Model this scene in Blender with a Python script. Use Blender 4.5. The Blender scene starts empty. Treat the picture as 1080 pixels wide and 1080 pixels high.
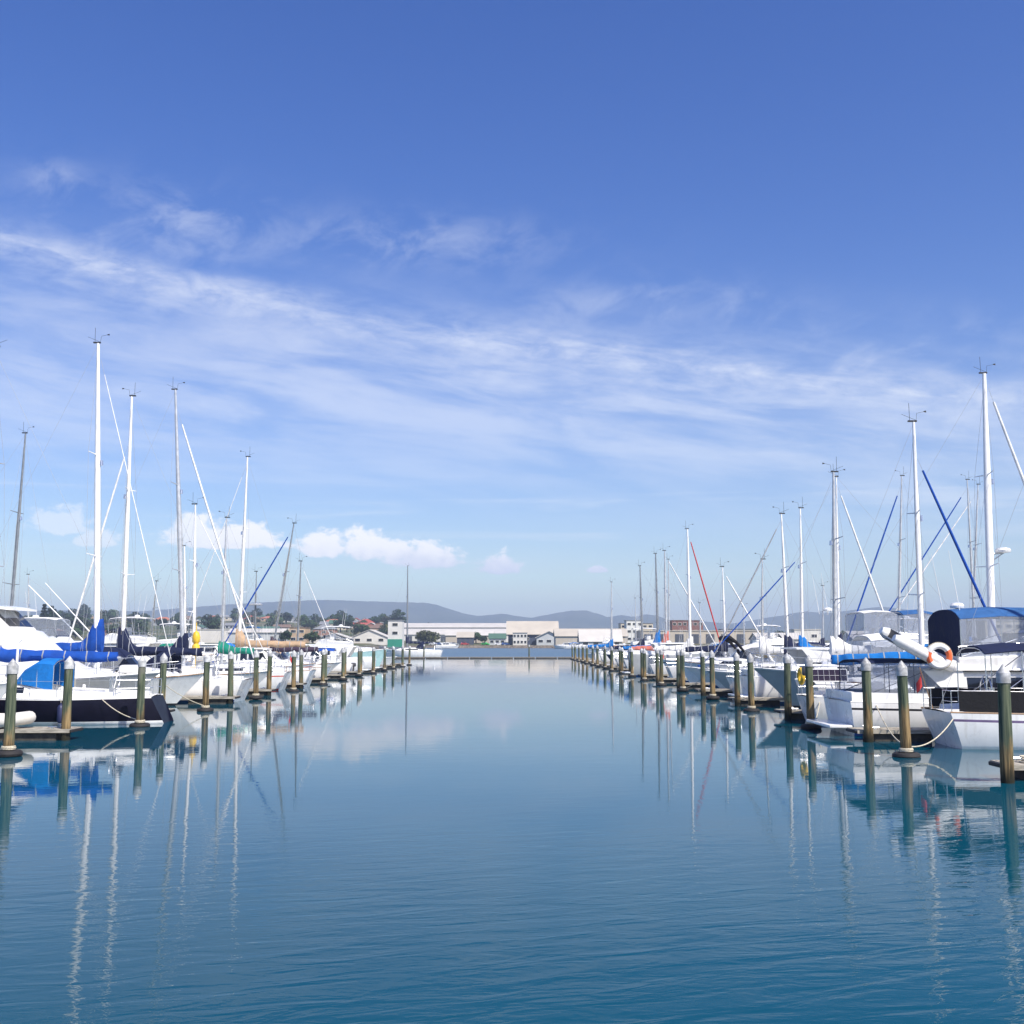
import bpy, bmesh, math, random
from mathutils import Vector, Matrix, noise

random.seed(11)
R = math.radians
scene = bpy.context.scene
C = scene.collection

# ------------------------------------------------------------------ camera
F = 1158.0                    # focal length in pixels of a 1080 px frame
PITCH = math.atan(137.0 / F)
EYE = 3.05
cam_d = bpy.data.cameras.new("camera")
cam_d.sensor_width = 36
cam_d.lens = 36 * F / 1080
cam_d.clip_start = 0.1
cam_d.clip_end = 30000
cam = bpy.data.objects.new("camera", cam_d)
C.objects.link(cam)
cam.location = (0, 0, EYE)
cam.rotation_euler = (math.pi / 2 + PITCH, 0, 0)
scene.camera = cam

# ------------------------------------------------------------------ light
SUN_EL = R(50)
SUN_AZ = R(139)               # clockwise from straight ahead (+y): right and behind the camera
sx, sy, sz = math.cos(SUN_EL) * math.sin(SUN_AZ), math.cos(SUN_EL) * math.cos(SUN_AZ), math.sin(SUN_EL)
sun_d = bpy.data.lights.new("sun", 'SUN')
sun_d.energy = 5.0
sun_d.angle = R(0.55)
sun_d.color = (1.0, 0.93, 0.84)
sun = bpy.data.objects.new("sun", sun_d)
C.objects.link(sun)
sun.rotation_euler = Vector((sx, sy, sz)).to_track_quat('Z', 'Y').to_euler()
scene.view_settings.view_transform = 'Standard'
scene.view_settings.look = 'None'
scene.view_settings.exposure = 0.48
scene.view_settings.gamma = 1.0

# ------------------------------------------------------------------ node helper


class NT:
    """small helper that chains shader nodes"""

    def __init__(s, tree):
        s.t = tree
        s.n = tree.nodes
        s.l = tree.links

    def node(s, typ, **kw):
        n = s.n.new(typ)
        for k, v in kw.items():
            setattr(n, k, v)
        return n

    def put(s, sock, v):
        if v is None:
            return
        if isinstance(v, bpy.types.NodeSocket):
            s.l.new(v, sock)
        else:
            sock.default_value = v

    def m(s, op, a, b=None, c=None, clamp=False):
        n = s.n.new('ShaderNodeMath')
        n.operation = op
        n.use_clamp = clamp
        for i, v in enumerate((a, b, c)):
            s.put(n.inputs[i], v)
        return n.outputs[0]

    def mapr(s, v, a, b, c=0.0, d=1.0, smooth=True):
        n = s.n.new('ShaderNodeMapRange')
        n.interpolation_type = 'SMOOTHSTEP' if smooth else 'LINEAR'
        s.put(n.inputs[0], v)
        for i, q in enumerate((a, b, c, d)):
            s.put(n.inputs[1 + i], q)
        return n.outputs[0]

    def vec(s, x, y, z=0.0):
        n = s.n.new('ShaderNodeCombineXYZ')
        for i, v in enumerate((x, y, z)):
            s.put(n.inputs[i], v)
        return n.outputs[0]

    def noise(s, v, scale, detail=4, rough=0.55, dist=0.0, dim='3D'):
        n = s.n.new('ShaderNodeTexNoise')
        n.noise_dimensions = dim
        s.put(n.inputs['Vector'], v)
        n.inputs['Scale'].default_value = scale
        n.inputs['Detail'].default_value = detail
        n.inputs['Roughness'].default_value = rough
        n.inputs['Distortion'].default_value = dist
        return n.outputs[0]

    def mix(s, f, a, b, mode='MIX'):
        n = s.n.new('ShaderNodeMix')
        n.data_type = 'RGBA'
        n.blend_type = mode
        s.put(n.inputs[0], f)
        for q, v in ((n.inputs[6], a), (n.inputs[7], b)):
            s.put(q, tuple(v) + (1,) if isinstance(v, (tuple, list)) and len(v) == 3 else v)
        return n.outputs[2]


# ------------------------------------------------------------------ sky
def direction(px, py):
    """azimuth and elevation of a photo direction, used for where the real clouds stand in the sky"""
    dx, dy = (px - 540) / F, (540 - py) / F
    x, y, z = dx, math.cos(PITCH) - dy * math.sin(PITCH), math.sin(PITCH) + dy * math.cos(PITCH)
    return math.atan2(x, y), math.atan2(z, math.hypot(x, y))


world = bpy.data.worlds.new("World")
scene.world = world
world.use_nodes = True
w = NT(world.node_tree)
w.n.clear()
sky = w.node('ShaderNodeTexSky', sky_type='NISHITA')
sky.sun_disc = False
sky.sun_elevation = SUN_EL
sky.sun_rotation = SUN_AZ
sky.altitude = 0
sky.air_density = 1.0
sky.dust_density = 0.8
sky.ozone_density = 2.2
tc = w.node('ShaderNodeTexCoord')
sep = w.node('ShaderNodeSeparateXYZ')
w.l.new(tc.outputs['Generated'], sep.inputs[0])
AZ = w.m('ARCTAN2', sep.outputs[0], sep.outputs[1])
EL = w.m('ARCSINE', sep.outputs[2])


def poly_fit(pts):
    """quadratic through direction points by least squares"""
    n = len(pts)
    S = [[0.0] * 4 for _ in range(3)]
    for a, e in pts:
        p = (1, a, a * a)
        for i in range(3):
            for j in range(3):
                S[i][j] += p[i] * p[j]
            S[i][3] += p[i] * e
    for i in range(3):
        pv = S[i][i]
        S[i] = [q / pv for q in S[i]]
        for k in range(3):
            if k != i:
                f = S[k][i]
                S[k] = [q - f * r for q, r in zip(S[k], S[i])]
    return S[0][3], S[1][3], S[2][3]


def curve_el(pts):
    c0, c1, c2 = poly_fit([direction(*p) for p in pts])
    return w.m('ADD', w.m('MULTIPLY_ADD', AZ, c1, c0), w.m('MULTIPLY', w.m('MULTIPLY', AZ, AZ), c2))


def gauss(v, width):
    q = w.m('DIVIDE', v, width)
    return w.m('EXPONENT', w.m('MULTIPLY', w.m('MULTIPLY', q, q), -1.0))


def blob(px, py, rx, ry):
    a, e = direction(px, py)
    return w.m('MULTIPLY', gauss(w.m('SUBTRACT', AZ, a), rx / F), gauss(w.m('SUBTRACT', EL, e), ry / F))


# thin high cirrus: streaky noise in a frame that follows the long band
band_el = curve_el([(-40, 248), (0, 256), (120, 284), (220, 306), (330, 328), (440, 345), (560, 357), (690, 376), (850, 404), (960, 412), (1080, 420)])
across = w.m('SUBTRACT', EL, band_el)
streak_co = w.vec(w.m('MULTIPLY', AZ, 5.0), w.m('MULTIPLY', across, 26.0), 3.1)
n_streak = w.noise(streak_co, 1.25, 9, 0.60, 0.25)
fine_co = w.vec(w.m('MULTIPLY', w.m('ADD', AZ, w.m('MULTIPLY', EL, -0.9)), 20.0), w.m('MULTIPLY', across, 52.0), 0.7)
n_fine = w.noise(fine_co, 1.0, 9, 0.66, 0.35)
hook_co = w.vec(w.m('MULTIPLY', w.m('ADD', AZ, w.m('MULTIPLY', EL, 0.35)), 16.0), w.m('MULTIPLY', w.m('SUBTRACT', EL, w.m('MULTIPLY', AZ, 0.25)), 30.0), 5.3)
n_hook = w.noise(hook_co, 1.0, 9, 0.62, 0.4)

core = w.m('ADD', gauss(across, 15 / F), w.m('MULTIPLY', gauss(w.m('ADD', across, 18 / F), 40 / F), 0.60))
core = w.m('MULTIPLY', core, w.mapr(n_fine, 0.22, 0.76))
core = w.m('MULTIPLY', core, w.mapr(n_streak, 0.30, 0.62, 0.25, 1.0))
wisps = w.m('ADD', blob(440, 255, 150, 26), w.m('MULTIPLY', blob(190, 232, 75, 30), 0.75))
wisps = w.m('ADD', wisps, w.m('MULTIPLY', blob(60, 190, 26, 16), 0.9))
wisps = w.m('ADD', wisps, w.m('MULTIPLY', blob(660, 320, 120, 24), 0.8))
wisps = w.m('ADD', wisps, w.m('MULTIPLY', blob(800, 330, 60, 22), 0.55))
wisps = w.m('ADD', wisps, w.m('MULTIPLY', blob(950, 370, 130, 30), 0.9))
wisps = w.m('ADD', wisps, w.m('MULTIPLY', blob(110, 250, 150, 50), 0.5))
wisps = w.m('MULTIPLY', wisps, w.mapr(n_hook, 0.40, 0.72))
veil_el = curve_el([(0, 400), (270, 415), (540, 430), (800, 460), (1080, 480)])
veil = gauss(w.m('SUBTRACT', EL, veil_el), 84 / F)
veil = w.m('MULTIPLY', veil, w.mapr(n_streak, 0.30, 0.66, 0.22, 1.0))
veil = w.m('MULTIPLY', veil, w.mapr(w.m('ABSOLUTE', w.m('ADD', AZ, 0.06)), 0.30, 0.75, 1.0, 0.35))
low_co = w.vec(w.m('MULTIPLY', AZ, 4.0), w.m('MULTIPLY', EL, 58.0), 9.0)
n_low = w.noise(low_co, 1.0, 6, 0.55, 0.5)
low = w.m('MULTIPLY', w.mapr(n_low, 0.5, 0.75), gauss(w.m('SUBTRACT', EL, direction(540, 545)[1]), 60 / F))
cirrus = w.m('ADD', w.m('MULTIPLY', core, 0.36), w.m('MULTIPLY', wisps, 0.24))
cirrus = w.m('ADD', cirrus, w.m('MULTIPLY', veil, 0.44))
cirrus = w.m('ADD', cirrus, w.m('MULTIPLY', low, 0.28), clamp=True)

# small fair-weather cumulus near the horizon
puff_co = w.vec(w.m('MULTIPLY', AZ, 60.0), w.m('MULTIPLY', EL, 85.0), 2.0)
n_puff = w.noise(puff_co, 1.0, 7, 0.58, 0.2)
field = None
for px, py, rx, ry in ((64, 556, 34, 26), (104, 572, 26, 16), (228, 572, 70, 24), (204, 560, 26, 22), (262, 566, 34, 18), (338, 580, 36, 24),
                       (386, 582, 34, 30), (446, 592, 50, 26), (424, 586, 26, 20), (527, 600, 27, 20), (630, 602, 14, 6)):
    a, e = direction(px, py)
    du = w.m('DIVIDE', w.m('SUBTRACT', AZ, a), rx / F)
    dv = w.m('SUBTRACT', EL, e)
    dvp = w.m('DIVIDE', w.m('MAXIMUM', dv, 0.0), ry / F)
    dvn = w.m('DIVIDE', w.m('MINIMUM', dv, 0.0), ry * 0.34 / F)
    rr = w.m('SQRT', w.m('ADD', w.m('MULTIPLY', du, du), w.m('ADD', w.m('MULTIPLY', dvp, dvp), w.m('MULTIPLY', dvn, dvn))))
    q = w.m('SUBTRACT', 1.0, rr)
    field = q if field is None else w.m('SMOOTH_MAX', field, q, 0.2)
puff = w.m('ADD', field, w.m('MULTIPLY', w.m('SUBTRACT', n_puff, 0.5), 1.7))
puff_d = w.m('MULTIPLY', w.m('MULTIPLY', w.mapr(puff, 0.02, 0.42), 1.0), w.mapr(AZ, -0.40, -0.24, 0.45, 1.0))
puff_shade = w.mapr(w.m('ADD', w.m('MULTIPLY', w.m('SUBTRACT', EL, direction(300, 592)[1]), F / 40), w.m('MULTIPLY', n_puff, 0.9)), 0.1, 1.0)

hsv = w.node('ShaderNodeHueSaturation')
hsv.inputs['Hue'].default_value = 0.521
hsv.inputs['Saturation'].default_value = 1.36
hsv.inputs['Value'].default_value = 1.0
w.l.new(sky.outputs[0], hsv.inputs['Color'])
col = w.mix(cirrus, hsv.outputs[0], (6.5, 6.7, 7.1))
puff_col = w.mix(puff_shade, (5.0, 5.4, 6.5), (7.5, 7.5, 7.6))
col = w.mix(puff_d, col, puff_col)
bg = w.node('ShaderNodeBackground')
bg.inputs['Strength'].default_value = 0.114
w.l.new(col, bg.inputs['Color'])
outw = w.node('ShaderNodeOutputWorld')
w.l.new(bg.outputs[0], outw.inputs['Surface'])

# ------------------------------------------------------------------ materials
MATS = {}


def material(name, color, rough=0.5, metal=0.0, var=0.12, scale=3.0, bump=0.0, bscale=30.0, coat=0.0, second=None, stretch=(1, 1, 1), rnd=0.0, spec=0.5):
    m = bpy.data.materials.new(name)
    m.use_nodes = True
    t = NT(m.node_tree)
    p = t.n['Principled BSDF']
    co = t.node('ShaderNodeTexCoord').outputs['Object']
    mp = t.node('ShaderNodeMapping')
    mp.inputs['Scale'].default_value = stretch
    t.l.new(co, mp.inputs['Vector'])
    v = mp.outputs[0]
    n = t.noise(v, scale, 6, 0.6, 0.3)
    dark = tuple(c * (1 - var * 2) for c in color)
    lite = tuple(min(1, c * (1 + var)) for c in color)
    cc = t.mix(t.mapr(n, 0.3, 0.7), second or dark, lite)
    if rnd:
        oi = t.node('ShaderNodeObjectInfo')
        cc = t.mix(1.0, cc, t.mapr(oi.outputs['Random'], 0, 1, 1 - rnd, 1 + rnd, smooth=False), 'MULTIPLY')
    t.l.new(cc, p.inputs['Base Color'])
    t.put(p.inputs['Roughness'], t.mapr(n, 0.2, 0.8, max(0.02, rough * 0.85), min(1, rough * 1.15)))
    p.inputs['Metallic'].default_value = metal
    p.inputs['Coat Weight'].default_value = coat
    p.inputs['Specular IOR Level'].default_value = spec
    if bump:
        b = t.node('ShaderNodeBump')
        b.inputs['Strength'].default_value = 1.0
        b.inputs['Distance'].default_value = bump
        t.l.new(t.noise(v, bscale, 4, 0.6), b.inputs['Height'])
        t.l.new(b.outputs[0], p.inputs['Normal'])
    MATS[name] = m
    return m


M = material
M('gelcoat_white', (0.78, 0.78, 0.76), 0.28, var=0.04, scale=1.2, coat=0.3)
M('gelcoat_cream', (0.72, 0.68, 0.58), 0.32, var=0.05, scale=1.2, coat=0.2)
M('gelcoat_grey_and_shade', (0.42, 0.44, 0.44), 0.35, var=0.06, scale=1.2)  # grey hulls, and shade painted onto white hull sides
M('hull_black', (0.006, 0.006, 0.015), 0.35, var=0.1, spec=0.12)
M('hull_navy', (0.015, 0.03, 0.09), 0.25, var=0.1, coat=0.3)
M('hull_green', (0.06, 0.42, 0.05), 0.4, var=0.08)
M('hull_aqua', (0.38, 0.60, 0.60), 0.4, var=0.05)
M('hull_red', (0.45, 0.06, 0.04), 0.4, var=0.08)
M('deck_white', (0.74, 0.74, 0.71), 0.55, var=0.06, scale=4)
M('deck_sand', (0.55, 0.50, 0.40), 0.6, var=0.07, scale=4)
M('antifoul', (0.02, 0.035, 0.05), 0.7, var=0.2)
M('hull_white', (0.70, 0.70, 0.69), 0.30, var=0.05, scale=1.0, coat=0.2)
M('stripe_blue', (0.02, 0.06, 0.25), 0.35)
M('stripe_red', (0.5, 0.06, 0.03), 0.4)
M('stripe_black', (0.02, 0.02, 0.025), 0.35)
M('stripe_purple', (0.14, 0.10, 0.20), 0.4)
for nm in ('gelcoat_white', 'gelcoat_grey_and_shade', 'gelcoat_cream', 'hull_white', 'hull_aqua'):
    m_ = MATS[nm]
    t = NT(m_.node_tree)
    p = t.n['Principled BSDF']
    co = t.node('ShaderNodeTexCoord').outputs['Object']
    mp = t.node('ShaderNodeMapping')
    mp.inputs['Scale'].default_value = (7, 7, 0.5)
    t.l.new(co, mp.inputs['Vector'])
    old = p.inputs['Base Color'].links[0].from_socket
    st_ = t.mapr(t.noise(mp.outputs[0], 1.0, 5, 0.6), 0.52, 0.78, 0.0, 0.42)
    t.l.new(t.mix(st_, old, (0.46, 0.43, 0.36)), p.inputs['Base Color'])
for nm, c in (('canvas_blue', (0.008, 0.15, 0.46)), ('canvas_royal', (0.010, 0.068, 0.34)), ('canvas_navy', (0.010, 0.016, 0.050)), ('canvas_sky', (0.03, 0.105, 0.27)),
              ('canvas_tan', (0.44, 0.31, 0.20)), ('canvas_green', (0.01, 0.20, 0.14)), ('canvas_white', (0.72, 0.72, 0.70)), ('canvas_plum', (0.05, 0.035, 0.06)),
              ('canvas_black', (0.012, 0.012, 0.014)), ('canvas_coral', (0.55, 0.16, 0.12)), ('canvas_red', (0.5, 0.05, 0.05)), ('sail_white', (0.74, 0.74, 0.72)),
              ('canvas_grey', (0.30, 0.31, 0.33))):
    M(nm, c, 0.85, var=0.10, scale=2.5, bump=0.02, bscale=6.0, spec=0.25)
M('mast_white', (0.80, 0.80, 0.79), 0.35, var=0.04, scale=2)
M('mast_alloy', (0.50, 0.52, 0.54), 0.42, metal=0.35, var=0.08, scale=3)
M('mast_dark', (0.22, 0.24, 0.26), 0.45, metal=0.3, var=0.1, scale=3)
M('steel', (0.62, 0.63, 0.65), 0.25, metal=0.85, var=0.05)
M('wire', (0.34, 0.36, 0.39), 0.6, var=0.05, spec=0.2)
M('dark_glass', (0.012, 0.015, 0.022), 0.08, var=0.1, coat=0.4)
M('rubber', (0.018, 0.016, 0.016), 0.75, var=0.25, scale=8, bump=0.004)
M('black_plastic', (0.02, 0.02, 0.022), 0.5)
M('outboard_grey', (0.07, 0.07, 0.075), 0.35)
M('rope', (0.55, 0.50, 0.38), 0.9, var=0.2, scale=30)
M('rope_blue', (0.05, 0.12, 0.35), 0.9, var=0.2, scale=30)
M('fender_white', (0.72, 0.70, 0.66), 0.5, var=0.1)
M('fender_navy', (0.02, 0.025, 0.08), 0.5, var=0.1)
M('life_orange', (0.75, 0.14, 0.04), 0.55, var=0.1)
M('life_yellow', (0.75, 0.48, 0.03), 0.55, var=0.1)
M('teak', (0.30, 0.18, 0.09), 0.6, var=0.2, scale=3, stretch=(1, 12, 12))
M('inflatable', (0.62, 0.60, 0.54), 0.5, var=0.08)
M('inflatable_grey', (0.36, 0.37, 0.36), 0.5, var=0.08)
M('pile_cap', (0.42, 0.43, 0.43), 0.5, var=0.22, scale=5, rnd=0.2)
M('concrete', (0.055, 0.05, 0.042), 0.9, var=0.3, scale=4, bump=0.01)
M('fascia', (0.36, 0.33, 0.27), 0.8, var=0.2, scale=3, stretch=(1, 8, 8), bump=0.003)
M('solar_cell', (0.03, 0.018, 0.03), 0.12, var=0.2, scale=40)
M('rock', (0.17, 0.14, 0.11), 0.95, var=0.35, scale=1.5, bump=0.15, bscale=2)
M('bark', (0.10, 0.075, 0.055), 0.9, var=0.3, scale=4, stretch=(4, 4, 1))
for nm, c in (('leaf_dark', (0.022, 0.045, 0.018)), ('leaf_mid', (0.04, 0.075, 0.025)), ('leaf_olive', (0.075, 0.085, 0.028)), ('leaf_pine', (0.015, 0.032, 0.018))):
    M(nm, c, 0.7, var=0.35, scale=0.35, rnd=0.35, spec=0.2)
for nm, c in (('house_cream', (0.56, 0.50, 0.38)), ('house_white', (0.68, 0.68, 0.64)), ('house_brick', (0.30, 0.15, 0.10)), ('house_grey', (0.34, 0.35, 0.35)),
              ('house_tan', (0.45, 0.32, 0.20)), ('shed_white', (0.62, 0.60, 0.55)), ('shed_grey', (0.46, 0.48, 0.48)), ('shed_navy_and_shade', (0.045, 0.06, 0.10)),
              ('block_brown', (0.20, 0.09, 0.07)), ('shed_dark', (0.06, 0.07, 0.09)), ('shed_green', (0.02, 0.22, 0.14)), ('shed_tan', (0.46, 0.41, 0.33))):
    M(nm, c, 0.8, var=0.04, scale=0.2)
for nm, c in (('roof_terracotta', (0.38, 0.14, 0.08)), ('roof_grey', (0.20, 0.21, 0.22)), ('roof_white', (0.50, 0.48, 0.44)), ('roof_brown', (0.17, 0.11, 0.08)),
              ('roof_cream', (0.44, 0.40, 0.33)), ('roof_green', (0.06, 0.13, 0.09)), ('roof_red', (0.34, 0.07, 0.05))):
    M(nm, c, 0.7, var=0.04, scale=0.15)
for nm, c in (('car_white', (0.75, 0.75, 0.75)), ('car_red', (0.4, 0.03, 0.02)), ('car_green', (0.04, 0.45, 0.06)), ('car_silver', (0.4, 0.42, 0.44)), ('car_blue', (0.03, 0.08, 0.25))):
    M(nm, c, 0.25, var=0.03, coat=0.5)


def clear_material(name, tint, mixf):
    m = bpy.data.materials.new(name)
    m.use_nodes = True
    t = NT(m.node_tree)
    t.n.clear()
    tr = t.node('ShaderNodeBsdfTransparent')
    tr.inputs[0].default_value = tint + (1,)
    p = t.node('ShaderNodeBsdfPrincipled')
    p.inputs['Base Color'].default_value = (0.55, 0.58, 0.62, 1)
    p.inputs['Roughness'].default_value = 0.12
    co = t.node('ShaderNodeTexCoord').outputs['Object']
    b = t.node('ShaderNodeBump')
    b.inputs['Distance'].default_value = 0.02
    t.l.new(t.noise(co, 2.5, 3), b.inputs['Height'])
    t.l.new(b.outputs[0], p.inputs['Normal'])
    mx = t.node('ShaderNodeMixShader')
    mx.inputs[0].default_value = mixf
    t.l.new(tr.outputs[0], mx.inputs[1])
    t.l.new(p.outputs[0], mx.inputs[2])
    o = t.node('ShaderNodeOutputMaterial')
    t.l.new(mx.outputs[0], o.inputs[0])
    MATS[name] = m


clear_material('clear_vinyl', (0.88, 0.90, 0.94), 0.20)


def pile_material():
    m = bpy.data.materials.new('treated_timber')
    m.use_nodes = True
    t = NT(m.node_tree)
    p = t.n['Principled BSDF']
    co = t.node('ShaderNodeTexCoord').outputs['Object']
    oi = t.node('ShaderNodeObjectInfo').outputs['Random']
    sp = t.node('ShaderNodeSeparateXYZ')
    t.l.new(co, sp.inputs[0])
    x, y, z = sp.outputs
    grain = t.noise(t.vec(t.m('ADD', t.m('MULTIPLY', x, 14.0), t.m('MULTIPLY', oi, 50.0)), t.m('MULTIPLY', y, 14.0), t.m('MULTIPLY', z, 0.8)), 1.0, 7, 0.65, 0.6)
    patch = t.noise(t.vec(t.m('ADD', t.m('MULTIPLY', x, 4.0), t.m('MULTIPLY', oi, 90.0)), t.m('MULTIPLY', y, 4.0), z), 1.1, 4, 0.6)
    zz = t.m('ADD', t.m('MULTIPLY_ADD', oi, 1.0, -0.5), t.m('ADD', z, t.m('MULTIPLY', t.m('SUBTRACT', patch, 0.5), 3.0)))
    green = t.mix(t.mapr(grain, 0.32, 0.66), (0.022, 0.040, 0.028), (0.13, 0.15, 0.095))
    brown = t.mix(t.mapr(grain, 0.32, 0.66), (0.05, 0.036, 0.018), (0.30, 0.21, 0.10))
    c = t.mix(t.mapr(zz, 0.45, 1.15), brown, green)
    c = t.mix(t.mapr(zz, 2.1, 2.6), c, (0.15, 0.15, 0.12))
    c = t.mix(t.mapr(t.m('ADD', z, t.m('MULTIPLY', t.m('SUBTRACT', grain, 0.5), 0.5)), 0.08, 0.55), (0.018, 0.018, 0.012), c)
    t.l.new(c, p.inputs['Base Color'])
    p.inputs['Roughness'].default_value = 0.85
    p.inputs['Specular IOR Level'].default_value = 0.2
    b = t.node('ShaderNodeBump')
    b.inputs['Distance'].default_value = 0.01
    t.l.new(grain, b.inputs['Height'])
    t.l.new(b.outputs[0], p.inputs['Normal'])
    MATS['treated_timber'] = m


pile_material()


def plank_material():
    m = bpy.data.materials.new('dock_planks')
    m.use_nodes = True
    t = NT(m.node_tree)
    p = t.n['Principled BSDF']
    co = t.node('ShaderNodeTexCoord').outputs['Object']
    sp = t.node('ShaderNodeSeparateXYZ')
    t.l.new(co, sp.inputs[0])
    u = t.m('DIVIDE', sp.outputs[0], 0.14)
    fr = t.m('FRACT', u)
    gap = t.mapr(t.m('ABSOLUTE', t.m('SUBTRACT', fr, 0.5)), 0.44, 0.49)
    tone = t.noise(t.vec(t.m('FLOOR', u), t.m('MULTIPLY', sp.outputs[1], 0.6), 1.0), 3.7, 4)
    c = t.mix(t.mapr(tone, 0.3, 0.7), (0.20, 0.18, 0.14), (0.42, 0.38, 0.31))
    c = t.mix(gap, c, (0.02, 0.02, 0.018))
    t.l.new(c, p.inputs['Base Color'])
    p.inputs['Roughness'].default_value = 0.85
    MATS['dock_planks'] = m


plank_material()


def water_material():
    m = bpy.data.materials.new('harbour_water')
    m.use_nodes = True
    t = NT(m.node_tree)
    t.n.clear()
    co = t.node('ShaderNodeNewGeometry').outputs['Position']
    sp = t.node('ShaderNodeSeparateXYZ')
    t.l.new(co, sp.inputs[0])
    x, y = sp.outputs[0], sp.outputs[1]
    murk = t.noise(co, 0.05, 3)
    body = t.mix(t.mapr(murk, 0.3, 0.7), (0.0002, 0.050, 0.082), (0.0005, 0.061, 0.096))
    # wind lanes: patches of calm and of ripples
    lane = t.noise(t.vec(t.m('MULTIPLY', x, 0.05), t.m('MULTIPLY', t.m('ADD', y, t.m('MULTIPLY', x, 0.25)), 0.11), 0.0), 1.0, 4, 0.55)
    open_ = t.mapr(y, 8, 23, 0.85, 0.0)
    beyond = t.mapr(y, 203, 212, 0.0, 1.0)
    amt = t.m('MULTIPLY_ADD', t.m('MULTIPLY', open_, t.mapr(lane, 0.3, 0.65, 0.45, 1.0)), 1.0, t.mapr(lane, 0.35, 0.7, 0.05, 0.13))
    amt = t.m('ADD', amt, t.m('MULTIPLY', beyond, 1.0))
    rough = t.m('ADD', t.m('MULTIPLY_ADD', beyond, 0.24, 0.012), t.mapr(y, 50, 200, 0.0, 0.045))
    a1 = t.noise(t.vec(t.m('MULTIPLY', t.m('ADD', x, t.m('MULTIPLY', y, 0.55)), 0.85), t.m('MULTIPLY', t.m('SUBTRACT', y, t.m('MULTIPLY', x, 0.30)), 3.0), 0.0), 1.0, 3, 0.5, 0.6)
    a2 = t.noise(t.vec(t.m('MULTIPLY', t.m('SUBTRACT', x, t.m('MULTIPLY', y, 0.2)), 2.6), t.m('MULTIPLY', t.m('ADD', y, t.m('MULTIPLY', x, 0.12)), 6.5), 4.0), 1.0, 3, 0.55, 0.4)
    a3 = t.noise(t.vec(t.m('MULTIPLY', x, 0.35), t.m('MULTIPLY', y, 0.8), 8.0), 1.0, 2, 0.5, 0.2)
    h = t.m('ADD', t.m('MULTIPLY', a1, 0.017), t.m('ADD', t.m('MULTIPLY', a2, 0.0045), t.m('MULTIPLY', a3, 0.010)))
    b = t.node('ShaderNodeBump')
    b.inputs['Strength'].default_value = 1.0
    b.inputs['Distance'].default_value = 1.0
    t.l.new(t.m('MULTIPLY', h, amt), b.inputs['Height'])
    nrm = b.outputs[0]
    fr = t.node('ShaderNodeFresnel')
    fr.inputs['IOR'].default_value = 1.333
    t.l.new(nrm, fr.inputs['Normal'])
    fac = t.m('MULTIPLY', t.m('POWER', fr.outputs[0], 1.2, clamp=True), t.m('MULTIPLY_ADD', beyond, -0.5, 1.0))
    df = t.node('ShaderNodeBsdfDiffuse')
    t.l.new(body, df.inputs['Color'])
    gl = t.node('ShaderNodeBsdfGlossy')
    gl.inputs['Color'].default_value = (1, 1, 1, 1)
    t.put(gl.inputs['Roughness'], rough)
    t.l.new(nrm, gl.inputs['Normal'])
    mx = t.node('ShaderNodeMixShader')
    t.l.new(fac, mx.inputs[0])
    t.l.new(df.outputs[0], mx.inputs[1])
    t.l.new(gl.outputs[0], mx.inputs[2])
    ou = t.node('ShaderNodeOutputMaterial')
    t.l.new(mx.outputs[0], ou.inputs['Surface'])
    MATS['harbour_water'] = m


water_material()


def land_material(name, c1, c2, c3, scale):
    m = bpy.data.materials.new(name)
    m.use_nodes = True
    t = NT(m.node_tree)
    p = t.n['Principled BSDF']
    co = t.node('ShaderNodeNewGeometry').outputs['Position']
    n1 = t.noise(co, scale, 8, 0.65, 0.4)
    n2 = t.noise(co, scale * 6, 6, 0.6)
    c = t.mix(t.mapr(n1, 0.38, 0.6), c1, c2)
    c = t.mix(t.mapr(n2, 0.5, 0.75), c, c3)
    t.l.new(c, p.inputs['Base Color'])
    p.inputs['Roughness'].default_value = 0.95
    p.inputs['Specular IOR Level'].default_value = 0.1
    MATS[name] = m


land_material('hill_forest', (0.030, 0.050, 0.022), (0.060, 0.075, 0.040), (0.020, 0.035, 0.018), 0.004)
land_material('town_ground', (0.06, 0.085, 0.035), (0.14, 0.13, 0.08), (0.04, 0.06, 0.03), 0.02)

# ------------------------------------------------------------------ mesh builder


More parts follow.
